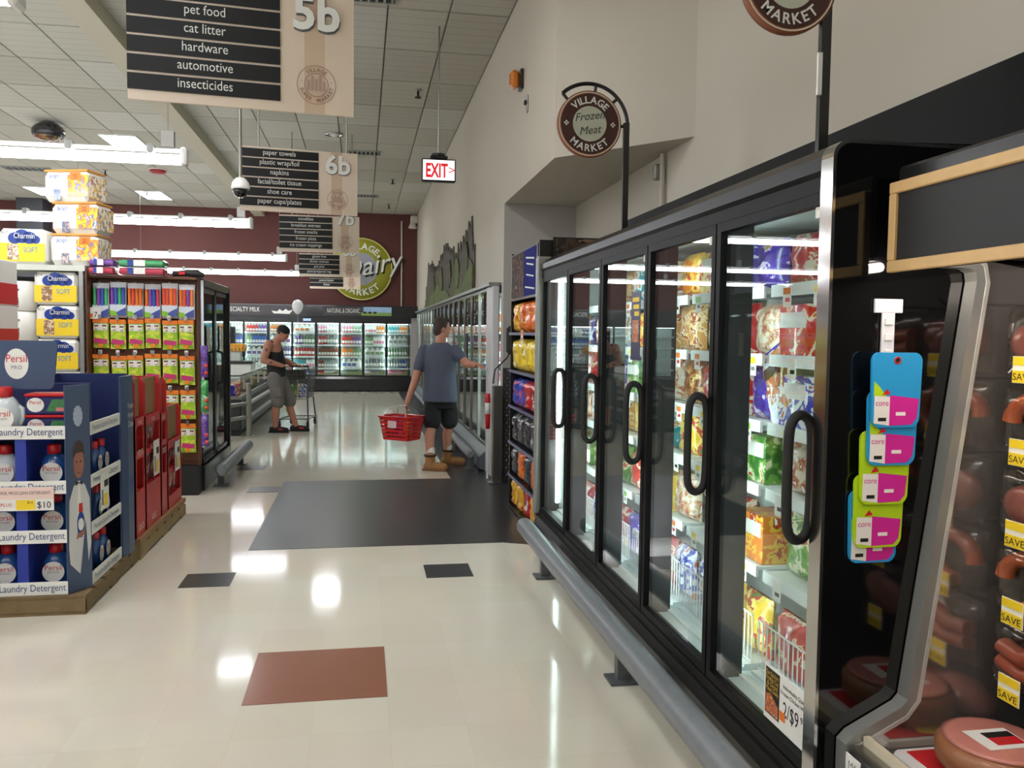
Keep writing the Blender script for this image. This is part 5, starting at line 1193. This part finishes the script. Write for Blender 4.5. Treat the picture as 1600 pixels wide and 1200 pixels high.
# ---------------------------------------------------------------- red cup display
pallet('pallet', 'pale wooden pallet under the red cup display', -2.55, -1.49, 6.05, 7.56, mat('pale_pallet', (150, 128, 92), .8, var=.2, scale=14))
MR = mat('display_red', (192, 44, 46), .45, var=.06)
rd = thing('cup_display', 'red cardboard display of plastic cups with brown inner backs', 'display', (-1.52, 6.05, .107))
def Rd(m, name, mats, parent=None): o = m.build(name, mats, parent or rd); o.location = (1.52, -6.05, -.107) if parent is None else (0, 0, 0); return o
Rd(MB().box(-2.5, -1.49, 6.06, 7.56, .107, .14), 'tray', cardboard); 
COLS = [(6.07, 6.33, 1.235), (6.35, 6.80, 1.225), (6.82, 7.02, 1.20), (7.04, 7.54, .955)]
cupm = pmat('cup_print', [(150, 92, 60), (190, 60, 50), (60, 90, 150), (200, 190, 170), (120, 70, 50)], 11)
for i, (y0, y1, h) in enumerate(COLS):
    Rd(MB().box(-1.67, -1.66, y0, y1, .14, h), 'back_panel', MR)
    Rd(MB().box(-1.565, -1.555, y0+.013, y1-.013, h-.27, h), 'brown_back', cardboard)
    for y in (y0, y1-.012): Rd(MB().prism([(-1.66, .14), (-1.52, .14), (-1.52, h-.03), (-1.54, h), (-1.66, h)], y, y+.012, 'y'), 'side_wall', MR)
    w0, w1 = y0+.03, y1-.03
    m = MB(); x0, x1 = -1.532, -1.52; zt = h-.33
    levels = [.14, .42, .46, .68, .72, zt] if i < 3 else [.14, .2, .24, .42, .46, zt]
    m.box(x0, x1, y0, w0, .14, zt+.06); m.box(x0, x1, w1, y1, .14, zt+.06)
    for za, zb in ((levels[0], levels[1]), (levels[2]-.04, levels[2]), (levels[3], levels[4]), (zt, zt+.06)): m.box(x0, x1, w0, w1, za, zb)
    fr = Rd(m, 'front_frame', MR)
    for z in ((.28, .7) if i < 2 else (.62,)): MB().text('SOLO', .06, at_right(-1.5185, (y0+y1)/2, z-.1 if z < .5 else z), 0, (y1-y0)*.6).build('lettering', letterwhite, fr)
    MB().text('SOLO', .04, at_right(-1.5185, (y0+y1)/2, zt+.015), 0, (y1-y0)*.6).build('lettering', letterwhite, fr)
    for (za, zb) in ((levels[2], levels[3]), (levels[4], zt)):
        n = max(1, int((w1-w0)/.12))
        for q in range(n):
            yc = w0+(w1-w0)*(q+.5)/n; hh = max(.08, zb-za-.01)
            o = MB().lathe([(.035, 0), (.05, hh*.96), (.052, hh)], n=12, M=None).build('cup_sleeve', cupm, None, (-1.592, yc, za))
            tag(o, f'printed cup sleeve, {ORD[i]} red display column, {"lower" if za == levels[2] else "upper"} window, {ORD[q]} from near side', 'cups', 'cup sleeves in the red display')
            Rd(MB().box(-1.655, -1.535, yc-.055, yc+.055, za-.012, za-.001), 'ledge', MR)

# ================================================================ PEOPLE
def sculpt(m, voxel, mats, name, parent, smooth=4, inflate=0):
    """fuse overlapping shapes into one continuous smooth surface"""
    me = m.mesh(name+'_raw', mats); o = bpy.data.objects.new(name+'_raw', me); col.objects.link(o)
    r = o.modifiers.new('r', 'REMESH'); r.mode = 'VOXEL'; r.voxel_size = voxel; r.use_smooth_shade = True
    s = o.modifiers.new('s', 'SMOOTH'); s.iterations = smooth; s.factor = .5
    dg = bpy.context.evaluated_depsgraph_get(); dg.update()
    me2 = bpy.data.meshes.new_from_object(o.evaluated_get(dg))
    bpy.data.objects.remove(o, do_unlink=True); me2.name = name
    if not me2.materials:
        for q in (mats if isinstance(mats, list) else [mats]): me2.materials.append(q)
    ob = bpy.data.objects.new(name, me2); col.objects.link(ob); ob.parent = parent; return ob
def limb(m, pts, rs):
    P = [Vector(p) for p in pts]
    for i, p in enumerate(P): m.ell(p, rs[i], rs[i], rs[i], 12, 8)
    for i in range(len(P)-1): m.cyl(P[i], P[i+1], rs[i], rs[i+1], n=14)
def loft(m, rings, right, n=20):
    """elliptic rings (centre, half width along right, half depth) joined into a trunk"""
    R = Vector(right).normalized(); Fd = Vector((-R.y, R.x, 0)); v = []
    for c, a, b in rings: v += [tuple(Vector(c)+R*a*math.cos(2*PI*j/n)+Fd*b*math.sin(2*PI*j/n)) for j in range(n)]
    f = [(i*n+j, i*n+(j+1) % n, (i+1)*n+(j+1) % n, (i+1)*n+j) for i in range(len(rings)-1) for j in range(n)]
    k = (len(rings)-1)*n
    m.add(v, f+[tuple(range(n-1, -1, -1)), tuple(range(k, k+n))])
def head(m, c, face, s=1.0, tilt=0):
    """skull, jaw, nose, ears and brow looking along face; returns the head matrix (x right, y face, z up)"""
    Fv = Vector(face).normalized(); X = Fv.cross(Vector((0, 0, 1))).normalized(); Z = X.cross(Fv)
    M = Matrix.Translation(c) @ Matrix(((X.x, Fv.x, Z.x, 0), (X.y, Fv.y, Z.y, 0), (X.z, Fv.z, Z.z, 0), (0, 0, 0, 1))) @ Matrix.Scale(s, 4)
    m.ell((0, -.012, .02), .076, .096, .098, 16, 10, M=M); m.ell((0, .022, -.045), .060, .066, .072, 14, 9, M=M)
    m.ell((0, .085, -.018), .013, .022, .022, 8, 6, M=M); m.ell((0, .078, .0), .009, .018, .025, 8, 6, M=M); m.ell((0, .072, .022), .045, .02, .012, 10, 6, M=M)
    m.ell((0, .078, -.062), .024, .012, .008, 8, 6, M=M); m.ell((0, .07, -.098), .026, .018, .016, 8, 6, M=M)
    for sx in (-1, 1): m.ell((sx*.076, -.008, -.01), .010, .02, .03, 8, 6, M=M)
    return M
def hand(m, w, d, up, side, curl=.5, s=1.0):
    """palm and five unequal bent fingers: w wrist, d along the hand, up = back of hand, side = towards thumb"""
    w, d, up, sd = Vector(w), Vector(d).normalized(), Vector(up).normalized(), Vector(side).normalized()
    for k in range(4):
        o = (-.030+.020*k)*s; b = w+d*.085*s+sd*-o*0+sd*(.030-.020*k)*s
        limb(m, [w+d*.01*s+sd*(.012-.008*k)*s, b], [.015*s, .012*s])
        L = (.07, .08, .074, .058)[k]*s; c1 = b+(d*math.cos(curl*.6)-up*math.sin(curl*.6))*L*.5; c2 = c1+(d*math.cos(curl*1.7)-up*math.sin(curl*1.7))*L*.3; c3 = c2+(d*math.cos(curl*2.6)-up*math.sin(curl*2.6))*L*.25
        limb(m, [b, c1, c2, c3], [.0105*s, .0095*s, .0088*s, .0075*s])
    t0 = w+d*.02*s+sd*.025*s; t1 = t0+(d*.6+sd*.7)*.04*s; t2 = t1+(d*.85+sd*.3-up*.4)*.032*s
    limb(m, [t0, t1, t2], [.014*s, .012*s, .009*s])
hairm = mat('hair_brown', (58, 44, 34), .6, var=.25, scale=60, bump=.5, bscale=90); eyem = mat('eye_dark', (36, 30, 28), .3)

# ---- shopper in the grey T-shirt
pa = thing('person', 'person in grey T-shirt and black shorts reaching right and holding a red basket', 'person', (.90, 9.95, 0))
rt = Vector((.83, -.50, 0)).normalized(); fd = Vector((-rt.y, rt.x, 0))
hipL, hipR = Vector((-.085, -.03, .90)), Vector((.085, -.11, .90))
knL, knR = Vector((-.10, -.15, .50)), Vector((.12, .0, .50)); anL, anR = Vector((-.13, -.31, .10)), Vector((.11, .10, .10))
shL, shR = Vector((-.185, .035, 1.38)), Vector((.165, -.155, 1.38))
elL, wrL = Vector((-.29, -.06, 1.02)), Vector((-.385, -.14, .78)); elR, wrR = Vector((.28, -.32, 1.225)), Vector((.37, -.52, 1.225))
m = MB()
loft(m, [((0, -.07, .84), .16, .11), ((0, -.07, .95), .175, .125), ((0, -.06, 1.1), .165, .12), ((0, -.06, 1.28), .19, .125), ((0, -.06, 1.385), .165, .095), ((0, -.06, 1.43), .09, .07)], rt)
limb(m, [(0, -.06, 1.42), (.01, -.055, 1.55)], [.066, .058])
hm = head(m, (.025, -.05, 1.635), (.96, .22, -.05))
for a, b, c, d in ((hipL, knL, anL, 0), (hipR, knR, anR, 0)):
    calf = b.lerp(c, .3)+Vector((-.02, -.0, 0)); limb(m, [a, b, calf, c], [.088, .055, .058, .040])
limb(m, [shL, elL, wrL], [.05, .047, .031]); limb(m, [shR, elR, wrR], [.05, .047, .031])
dL = (wrL-elL).normalized(); hand(m, wrL, (dL+Vector((0, 0, -.6))).normalized(), Vector((-1, 0, .3)), Vector((.3, .8, 0)), .9)
hand(m, wrR, (.35, -.92, -.05), (.1, .1, 1), (-.9, -.3, 0), .25)
body = sculpt(m, .0055, skin, 'body', pa, 3)
m = MB(); loft(m, [((0, -.07, .775), .215, .175), ((0, -.07, .90), .21, .168), ((0, -.06, 1.08), .20, .15), ((0, -.06, 1.26), .208, .142), ((0, -.06, 1.37), .20, .122), ((.0, -.06, 1.42), .155, .108), ((.005, -.058, 1.466), .092, .084)], rt)
limb(m, [shL+Vector((.008, 0, -.008)), shL.lerp(elL, .3), shL.lerp(elL, .58)], [.074, .07, .068]); limb(m, [shR+Vector((-.008, 0, -.008)), shR.lerp(elR, .3), shR.lerp(elR, .55)], [.074, .07, .068])
sculpt(m, .011, mat('tshirt_grey', (78, 84, 100), .8, var=.1, scale=14, bump=.3, bscale=30), 't_shirt', pa, 4)
m = MB(); loft(m, [((0, -.075, .70), .17, .125), ((0, -.07, .80), .178, .130), ((0, -.07, .92), .172, .125)], rt)
for a, b in ((hipL, knL), (hipR, knR)): limb(m, [a, a.lerp(b, .45), a.lerp(b, .88)], [.092, .102, .108])
sculpt(m, .011, mat('shorts_black', (20, 20, 22), .85), 'shorts', pa, 4)
for k, (kn, an, toe) in enumerate(((knL, anL, Vector((.86, -.35, 0)).normalized()), (knR, anR, Vector((.97, -.05, 0)).normalized()))):
    m = MB(); limb(m, [kn.lerp(an, .68), an+Vector((0, 0, .05))], [.052, .046]); sculpt(m, .009, mat('sock_white', (214, 210, 204), .8), 'sock', pa, 2)
    m = MB(); f0 = Vector((an.x, an.y, 0))
    limb(m, [f0+Vector((0, 0, .155)), f0+Vector((0, 0, .06))], [.06, .058]); limb(m, [f0-toe*.03+Vector((0, 0, .05)), f0+toe*.1+Vector((0, 0, .052)), f0+toe*.17+Vector((0, 0, .045))], [.05, .05, .046])
    bt = sculpt(m, .008, mat('boot_tan', (156, 112, 66), .75, var=.15, scale=20), 'boot', pa, 2)
    m = MB(); q = Vector((-toe.y, toe.x, 0)); P_ = [f0-toe*.085+q*.04, f0+toe*.1+q*.052, f0+toe*.2+q*.042, f0+toe*.222, f0+toe*.2-q*.042, f0+toe*.1-q*.052, f0-toe*.085-q*.04]
    m.prism([(p.x, p.y) for p in P_], .002, .026, 'z').build('sole', mat('sole_brown', (120, 84, 52), .8), bt)
    m = MB(); m.tube([(f0.x+.06*math.cos(2*PI*i/14), f0.y+.06*math.sin(2*PI*i/14), .175) for i in range(14)], .014, 8, closed=True); m.build('collar', mat('boot_collar', (60, 46, 38), .8), bt)
m = MB(); m.ell((0, -.026, .040), .084, .094, .092, 18, 12, M=hm); m.ell((0, -.062, -.02), .074, .056, .075, 14, 9, M=hm); m.ell((0, .045, .095), .055, .045, .028, 12, 8, M=hm)
for s in (-1, 1): m.ell((s*.07, .0, .02), .016, .026, .04, 10, 7, M=hm)
sculpt(m, .008, hairm, 'hair', pa, 2)
for s in (-1, 1): MB().ell((s*.03, .085, .003), .011, .006, .006, 8, 6, M=hm).build('eye', eyem, pa)
# basket in the left hand
bk = thing('shopping_basket', 'red plastic shopping basket hanging from the hand', 'basket', (.45, 9.765, .352), math.radians(-38))
m = MB(); W, D, Hh = .21, .145, .265
def ring_(z, k): return [(-W*k, -D*k, z), (W*k, -D*k, z), (W*k, D*k, z), (-W*k, D*k, z)]
def slab(m, p, q, r, s, th=.004):
    a, b, c, d = map(Vector, (p, q, r, s)); n = (b-a).cross(d-a).normalized()*th
    m.add([a, b, c, d, a+n, b+n, c+n, d+n], [(0, 3, 2, 1), (4, 5, 6, 7), (0, 1, 5, 4), (1, 2, 6, 5), (2, 3, 7, 6), (3, 0, 4, 7)])
K = lambda z: .80+.2*z/Hh
zs = [0, .03, .045, .075, .09, .12, .135, .165, .18, .21, .225, Hh]
for i in range(0, len(zs)-1, 2):
    A, B = ring_(zs[i], K(zs[i])), ring_(zs[i+1], K(zs[i+1]))
    for j in range(4): slab(m, A[j], A[(j+1) % 4], B[(j+1) % 4], B[j])
A, B = ring_(0, K(0)), ring_(Hh, 1.0)
for j in range(4):
    for u in (0, .15, .3, .45, .6, .75, .9, 1):
        p = Vector(A[j]).lerp(Vector(A[(j+1) % 4]), u); q = Vector(B[j]).lerp(Vector(B[(j+1) % 4]), u); m.cyl(p, q, .0055, n=6)
m.box(-W*.8, W*.8, -D*.8, D*.8, -.004, .004); m.build('tub', redplastic, bk)
MB().tube([(-W-.008, -D-.008, Hh), (W+.008, -D-.008, Hh), (W+.008, D+.008, Hh), (-W-.008, D+.008, Hh)], .011, 8, closed=True).build('rim', redplastic, bk)
lb = MB().box(-.06, .06, -.003, 0, -.04, .04, M=Matrix.Translation((-.03, -D*.985-.004, .18))).build('label', mat('basket_label', (222, 190, 190), .5), bk)
for s in (-1, 1):
    MB().tube([(-W*.75, s*D, Hh), (-W*.62, s*D*.7, Hh+.07), (-W*.2, s*D*.12, Hh+.125), (W*.2, s*D*.12, Hh+.125), (W*.62, s*D*.7, Hh+.07), (W*.75, s*D, Hh)], .005, 8).build('handle', chrome, bk)
for k, (x, y, c) in enumerate(((-.09, 0, 'purple'), (.0, .03, 'purple'), (.085, -.02, 'yellow'))):
    o = put(bagm[c][0], 'snack_pack', (.45+x*.79, 9.765-x*.61+y, .367), math.radians(-38), s=(.55, .9, 1.05)); tag(o, f'{c} snack pack in the red basket, {["left", "middle", "right"][k]} one', 'pack', 'packs in the shopping basket')

# ---- shopper in the black tank top at the cart
pb_ = thing('person', 'person in black tank top, grey shorts and backward cap leaning on a cart', 'person', (-1.27, 13.65, 0))
rt = Vector((.25, -.97, 0)).normalized()
hipR, hipL = Vector((-.06, -.09, .88)), Vector((-.02, .09, .88)); knR, knL = Vector((-.02, -.10, .47)), Vector((.14, .10, .47)); anR, anL = Vector((-.06, -.10, .09)), Vector((.24, .06, .09))
shR, shL = Vector((-.15, -.20, 1.375)), Vector((-.06, .19, 1.375)); elR, wrR = Vector((-.22, -.23, 1.13)), Vector((.05, -.20, 1.05)); elL, wrL = Vector((.02, .22, 1.12)), Vector((.22, .06, 1.06))
m = MB()
loft(m, [((-.05, 0, .82), .16, .12), ((-.05, 0, .93), .17, .13), ((-.06, 0, 1.08), .16, .13), ((-.09, 0, 1.25), .19, .135), ((-.09, 0, 1.37), .185, .10), ((-.06, 0, 1.42), .09, .075)], rt)
limb(m, [(-.07, 0, 1.39), (.0, 0, 1.49)], [.07, .062])
hm = head(m, (.055, -.01, 1.545), (.86, -.16, -.48))
for a, b, c in ((hipL, knL, anL), (hipR, knR, anR)): limb(m, [a, b, b.lerp(c, .3)+Vector((-.025, 0, 0)), c], [.09, .057, .06, .042])
limb(m, [shR, shR.lerp(elR, .5), elR, elR.lerp(wrR, .3), wrR], [.068, .062, .048, .05, .032]); limb(m, [shL, shL.lerp(elL, .5), elL, elL.lerp(wrL, .3), wrL], [.068, .062, .048, .05, .032])
hand(m, wrR, (.95, .15, -.1), (0, 0, 1), (.1, .95, 0), .6); hand(m, wrL, (.9, -.2, -.1), (0, 0, 1), (.1, -.95, 0), .6)
body = sculpt(m, .0055, pinkhead, 'body', pb_, 3)
m = MB(); loft(m, [((-.05, 0, .80), .178, .138), ((-.05, 0, .93), .182, .142), ((-.06, 0, 1.08), .172, .142), ((-.09, 0, 1.24), .198, .147), ((-.095, 0, 1.30), .165, .138), ((-.095, 0, 1.36), .12, .115)], rt)
for s in (shR, shL): c = Vector((-.09, 0, 1.36)).lerp(s, .5); limb(m, [c+Vector((.075, 0, -.06)), c+Vector((0, 0, .052)), c+Vector((-.075, 0, -.04))], [.026, .024, .026])
sculpt(m, .010, mat('tank_black', (22, 23, 26), .8, var=.1), 'tank_top', pb_, 3)
m = MB(); loft(m, [((-.05, 0, .72), .17, .135), ((-.05, 0, .84), .182, .145), ((-.05, 0, .90), .178, .14)], rt)
for a, b in ((hipL, knL), (hipR, knR)): limb(m, [a, a.lerp(b, .5), a.lerp(b, 1.0)], [.11, .11, .10])
for a, b in ((hipR, knR),): m.box(-.06, .05, -.215, -.17, .55, .70, b=.015)
sculpt(m, .010, mat('shorts_grey', (112, 106, 102), .85, var=.12, scale=14), 'shorts', pb_, 3)
for an, toe in ((anR, Vector((.98, -.18, 0)).normalized()), (anL, Vector((.99, -.1, 0)).normalized())):
    f0 = Vector((an.x, an.y, 0)); m = MB(); limb(m, [f0-toe*.05+Vector((0, 0, .05)), f0+toe*.08+Vector((0, 0, .05)), f0+toe*.17+Vector((0, 0, .04))], [.05, .048, .042])
    sh_ = sculpt(m, .008, mat('shoe_black', (24, 24, 26), .7), 'shoe', pb_, 2)
    q = Vector((-toe.y, toe.x, 0)); P_ = [f0-toe*.10+q*.04, f0+toe*.1+q*.05, f0+toe*.2+q*.038, f0+toe*.215, f0+toe*.2-q*.038, f0+toe*.1-q*.05, f0-toe*.10-q*.04]
    MB().prism([(p.x, p.y) for p in P_], .002, .022, 'z').build('sole', blackmatt, sh_); MB().ell(f0+toe*.09-q*.035+Vector((0, 0, .055)), .05, .02, .018, 10, 7).build('red_patch', mat('patch_red', (170, 36, 60), .6), sh_)
m = MB(); m.ell((0, -.018, .045), .086, .104, .082, 18, 12, M=hm); cap = sculpt(m, .008, mat('cap_black', (20, 20, 22), .8), 'cap', pb_, 2)
MB().add([tuple(hm @ Vector(p)) for p in ((-.055, -.09, .03), (.055, -.09, .03), (.045, -.165, -.005), (-.045, -.165, -.005), (-.055, -.09, .038), (.055, -.09, .038), (.045, -.165, .003), (-.045, -.165, .003))], [(0, 3, 2, 1), (4, 5, 6, 7), (0, 1, 5, 4), (1, 2, 6, 5), (2, 3, 7, 6), (3, 0, 4, 7)]).build('brim', blackmatt, cap)
m = MB(); m.ell((0, -.035, -.0), .08, .08, .05, 14, 9, M=hm); sculpt(m, .008, hairm, 'hair', pb_, 2)
for s in (-1, 1): MB().ell((s*.03, .085, .003), .011, .006, .006, 8, 6, M=hm).build('eye', eyem, pb_)
tat = mat('tattoo_ink', (96, 78, 76), .6)
MB().ell(shR.lerp(elR, .35)+Vector((.0, -.058, 0)), .022, .008, .03, 10, 7).build('tattoo', tat, pb_); MB().ell(elR.lerp(wrR, .4)+Vector((0, -.046, 0)), .03, .008, .016, 10, 7).build('tattoo', tat, pb_)
# ---- shopping cart
ct = thing('shopping_cart', 'grey wire shopping cart holding groceries beside the person in the tank top', 'cart', (-1.10, 14.05, 0), math.radians(-8))
gw = mat('cart_wire', (112, 112, 106), .4, .6)
def wire(pts, r, name, mm=gw): return MB().tube(pts, r, 6).build(name, mm, ct)
m = MB(); W0, W1, L0, zb, zt = .20, .26, .85, .48, .98
def cp_(u, v, z): k = (z-zb)/(zt-zb); w_ = (W0+(W1-W0)*k)*(1-.18*v); y = v*(L0-.05+.05*k); return (u*w_, y, z)
for u in (-1, 1):
    for i in range(13): v = i/12; m.tube([cp_(u, v, zb), cp_(u, v, zt)], .003, 5)
    for j in range(6): z = zb+(zt-zb)*j/5; m.tube([cp_(u, 0, z), cp_(u, 1, z)], .004 if j in (0, 5) else .003, 5)
for v in (0, 1):
    for i in range(9): u = -1+2*i/8; m.tube([cp_(u, v, zb), cp_(u, v, zt)], .003, 5)
    for j in range(6): z = zb+(zt-zb)*j/5; m.tube([cp_(-1, v, z), cp_(1, v, z)], .004 if j in (0, 5) else .003, 5)
for i in range(9): u = -1+2*i/8; m.tube([cp_(u, 0, zb), cp_(u, 1, zb)], .003, 5)
m.build('basket', gw, ct)
m = MB()
for s in (-1, 1): m.tube([(s*.26, -.08, 1.02), (s*.26, .0, .9), (s*.22, .05, .5), (s*.24, .0, .16), (s*.22, .8, .14)], .012, 8); m.tube([(s*.18, .72, .48), (s*.2, .8, .14)], .012, 8)
m.tube([(-.24, .0, .16), (.24, .0, .16)], .010, 6); m.tube([(-.2, .8, .14), (.2, .8, .14)], .010, 6)
for i in range(5): m.tube([(-.16+.08*i, 0, .16), (-.16+.08*i, .8, .145)], .004, 5)
m.build('frame', gw, ct); MB().cyl((-.27, -.08, 1.02), (.27, -.08, 1.02), .016, n=10).build('handle', blackmatt, ct)
for x, y in ((-.23, .03), (.23, .03), (-.2, .77), (.2, .77)):
    wh = MB().cyl((x-.014, y, .063), (x+.014, y, .063), .06, n=16).build('wheel', blackmatt, ct); MB().box(x-.02, x-.015, y-.015, y+.015, .06, .15).box(x+.015, x+.02, y-.015, y+.015, .06, .15).box(x-.02, x+.02, y-.015, y+.015, .13, .15).build('fork', steel, wh)
MB().box(-.2, .2, .02, .03, .8, .96, b=.004).build('child_seat_flap', mat('flap_grey', (70, 70, 66), .6), ct)
for k, (x, y, z, c) in enumerate(((-.08, .3, .49, 'green'), (.08, .35, .49, 'blue'), (0, .6, .49, 'tan'))):
    Mx = ct.matrix_basis; p = Matrix.Translation(ct.location) @ Matrix.Rotation(math.radians(-8), 4, 'Z') @ Vector((x, y, z))
    o = put(bagm[c][1], 'grocery_pack', p, .4*k, s=(.7, 1.0, .9)); tag(o, f'{c} grocery pack lying in the shopping cart', 'pack', 'groceries in the cart')
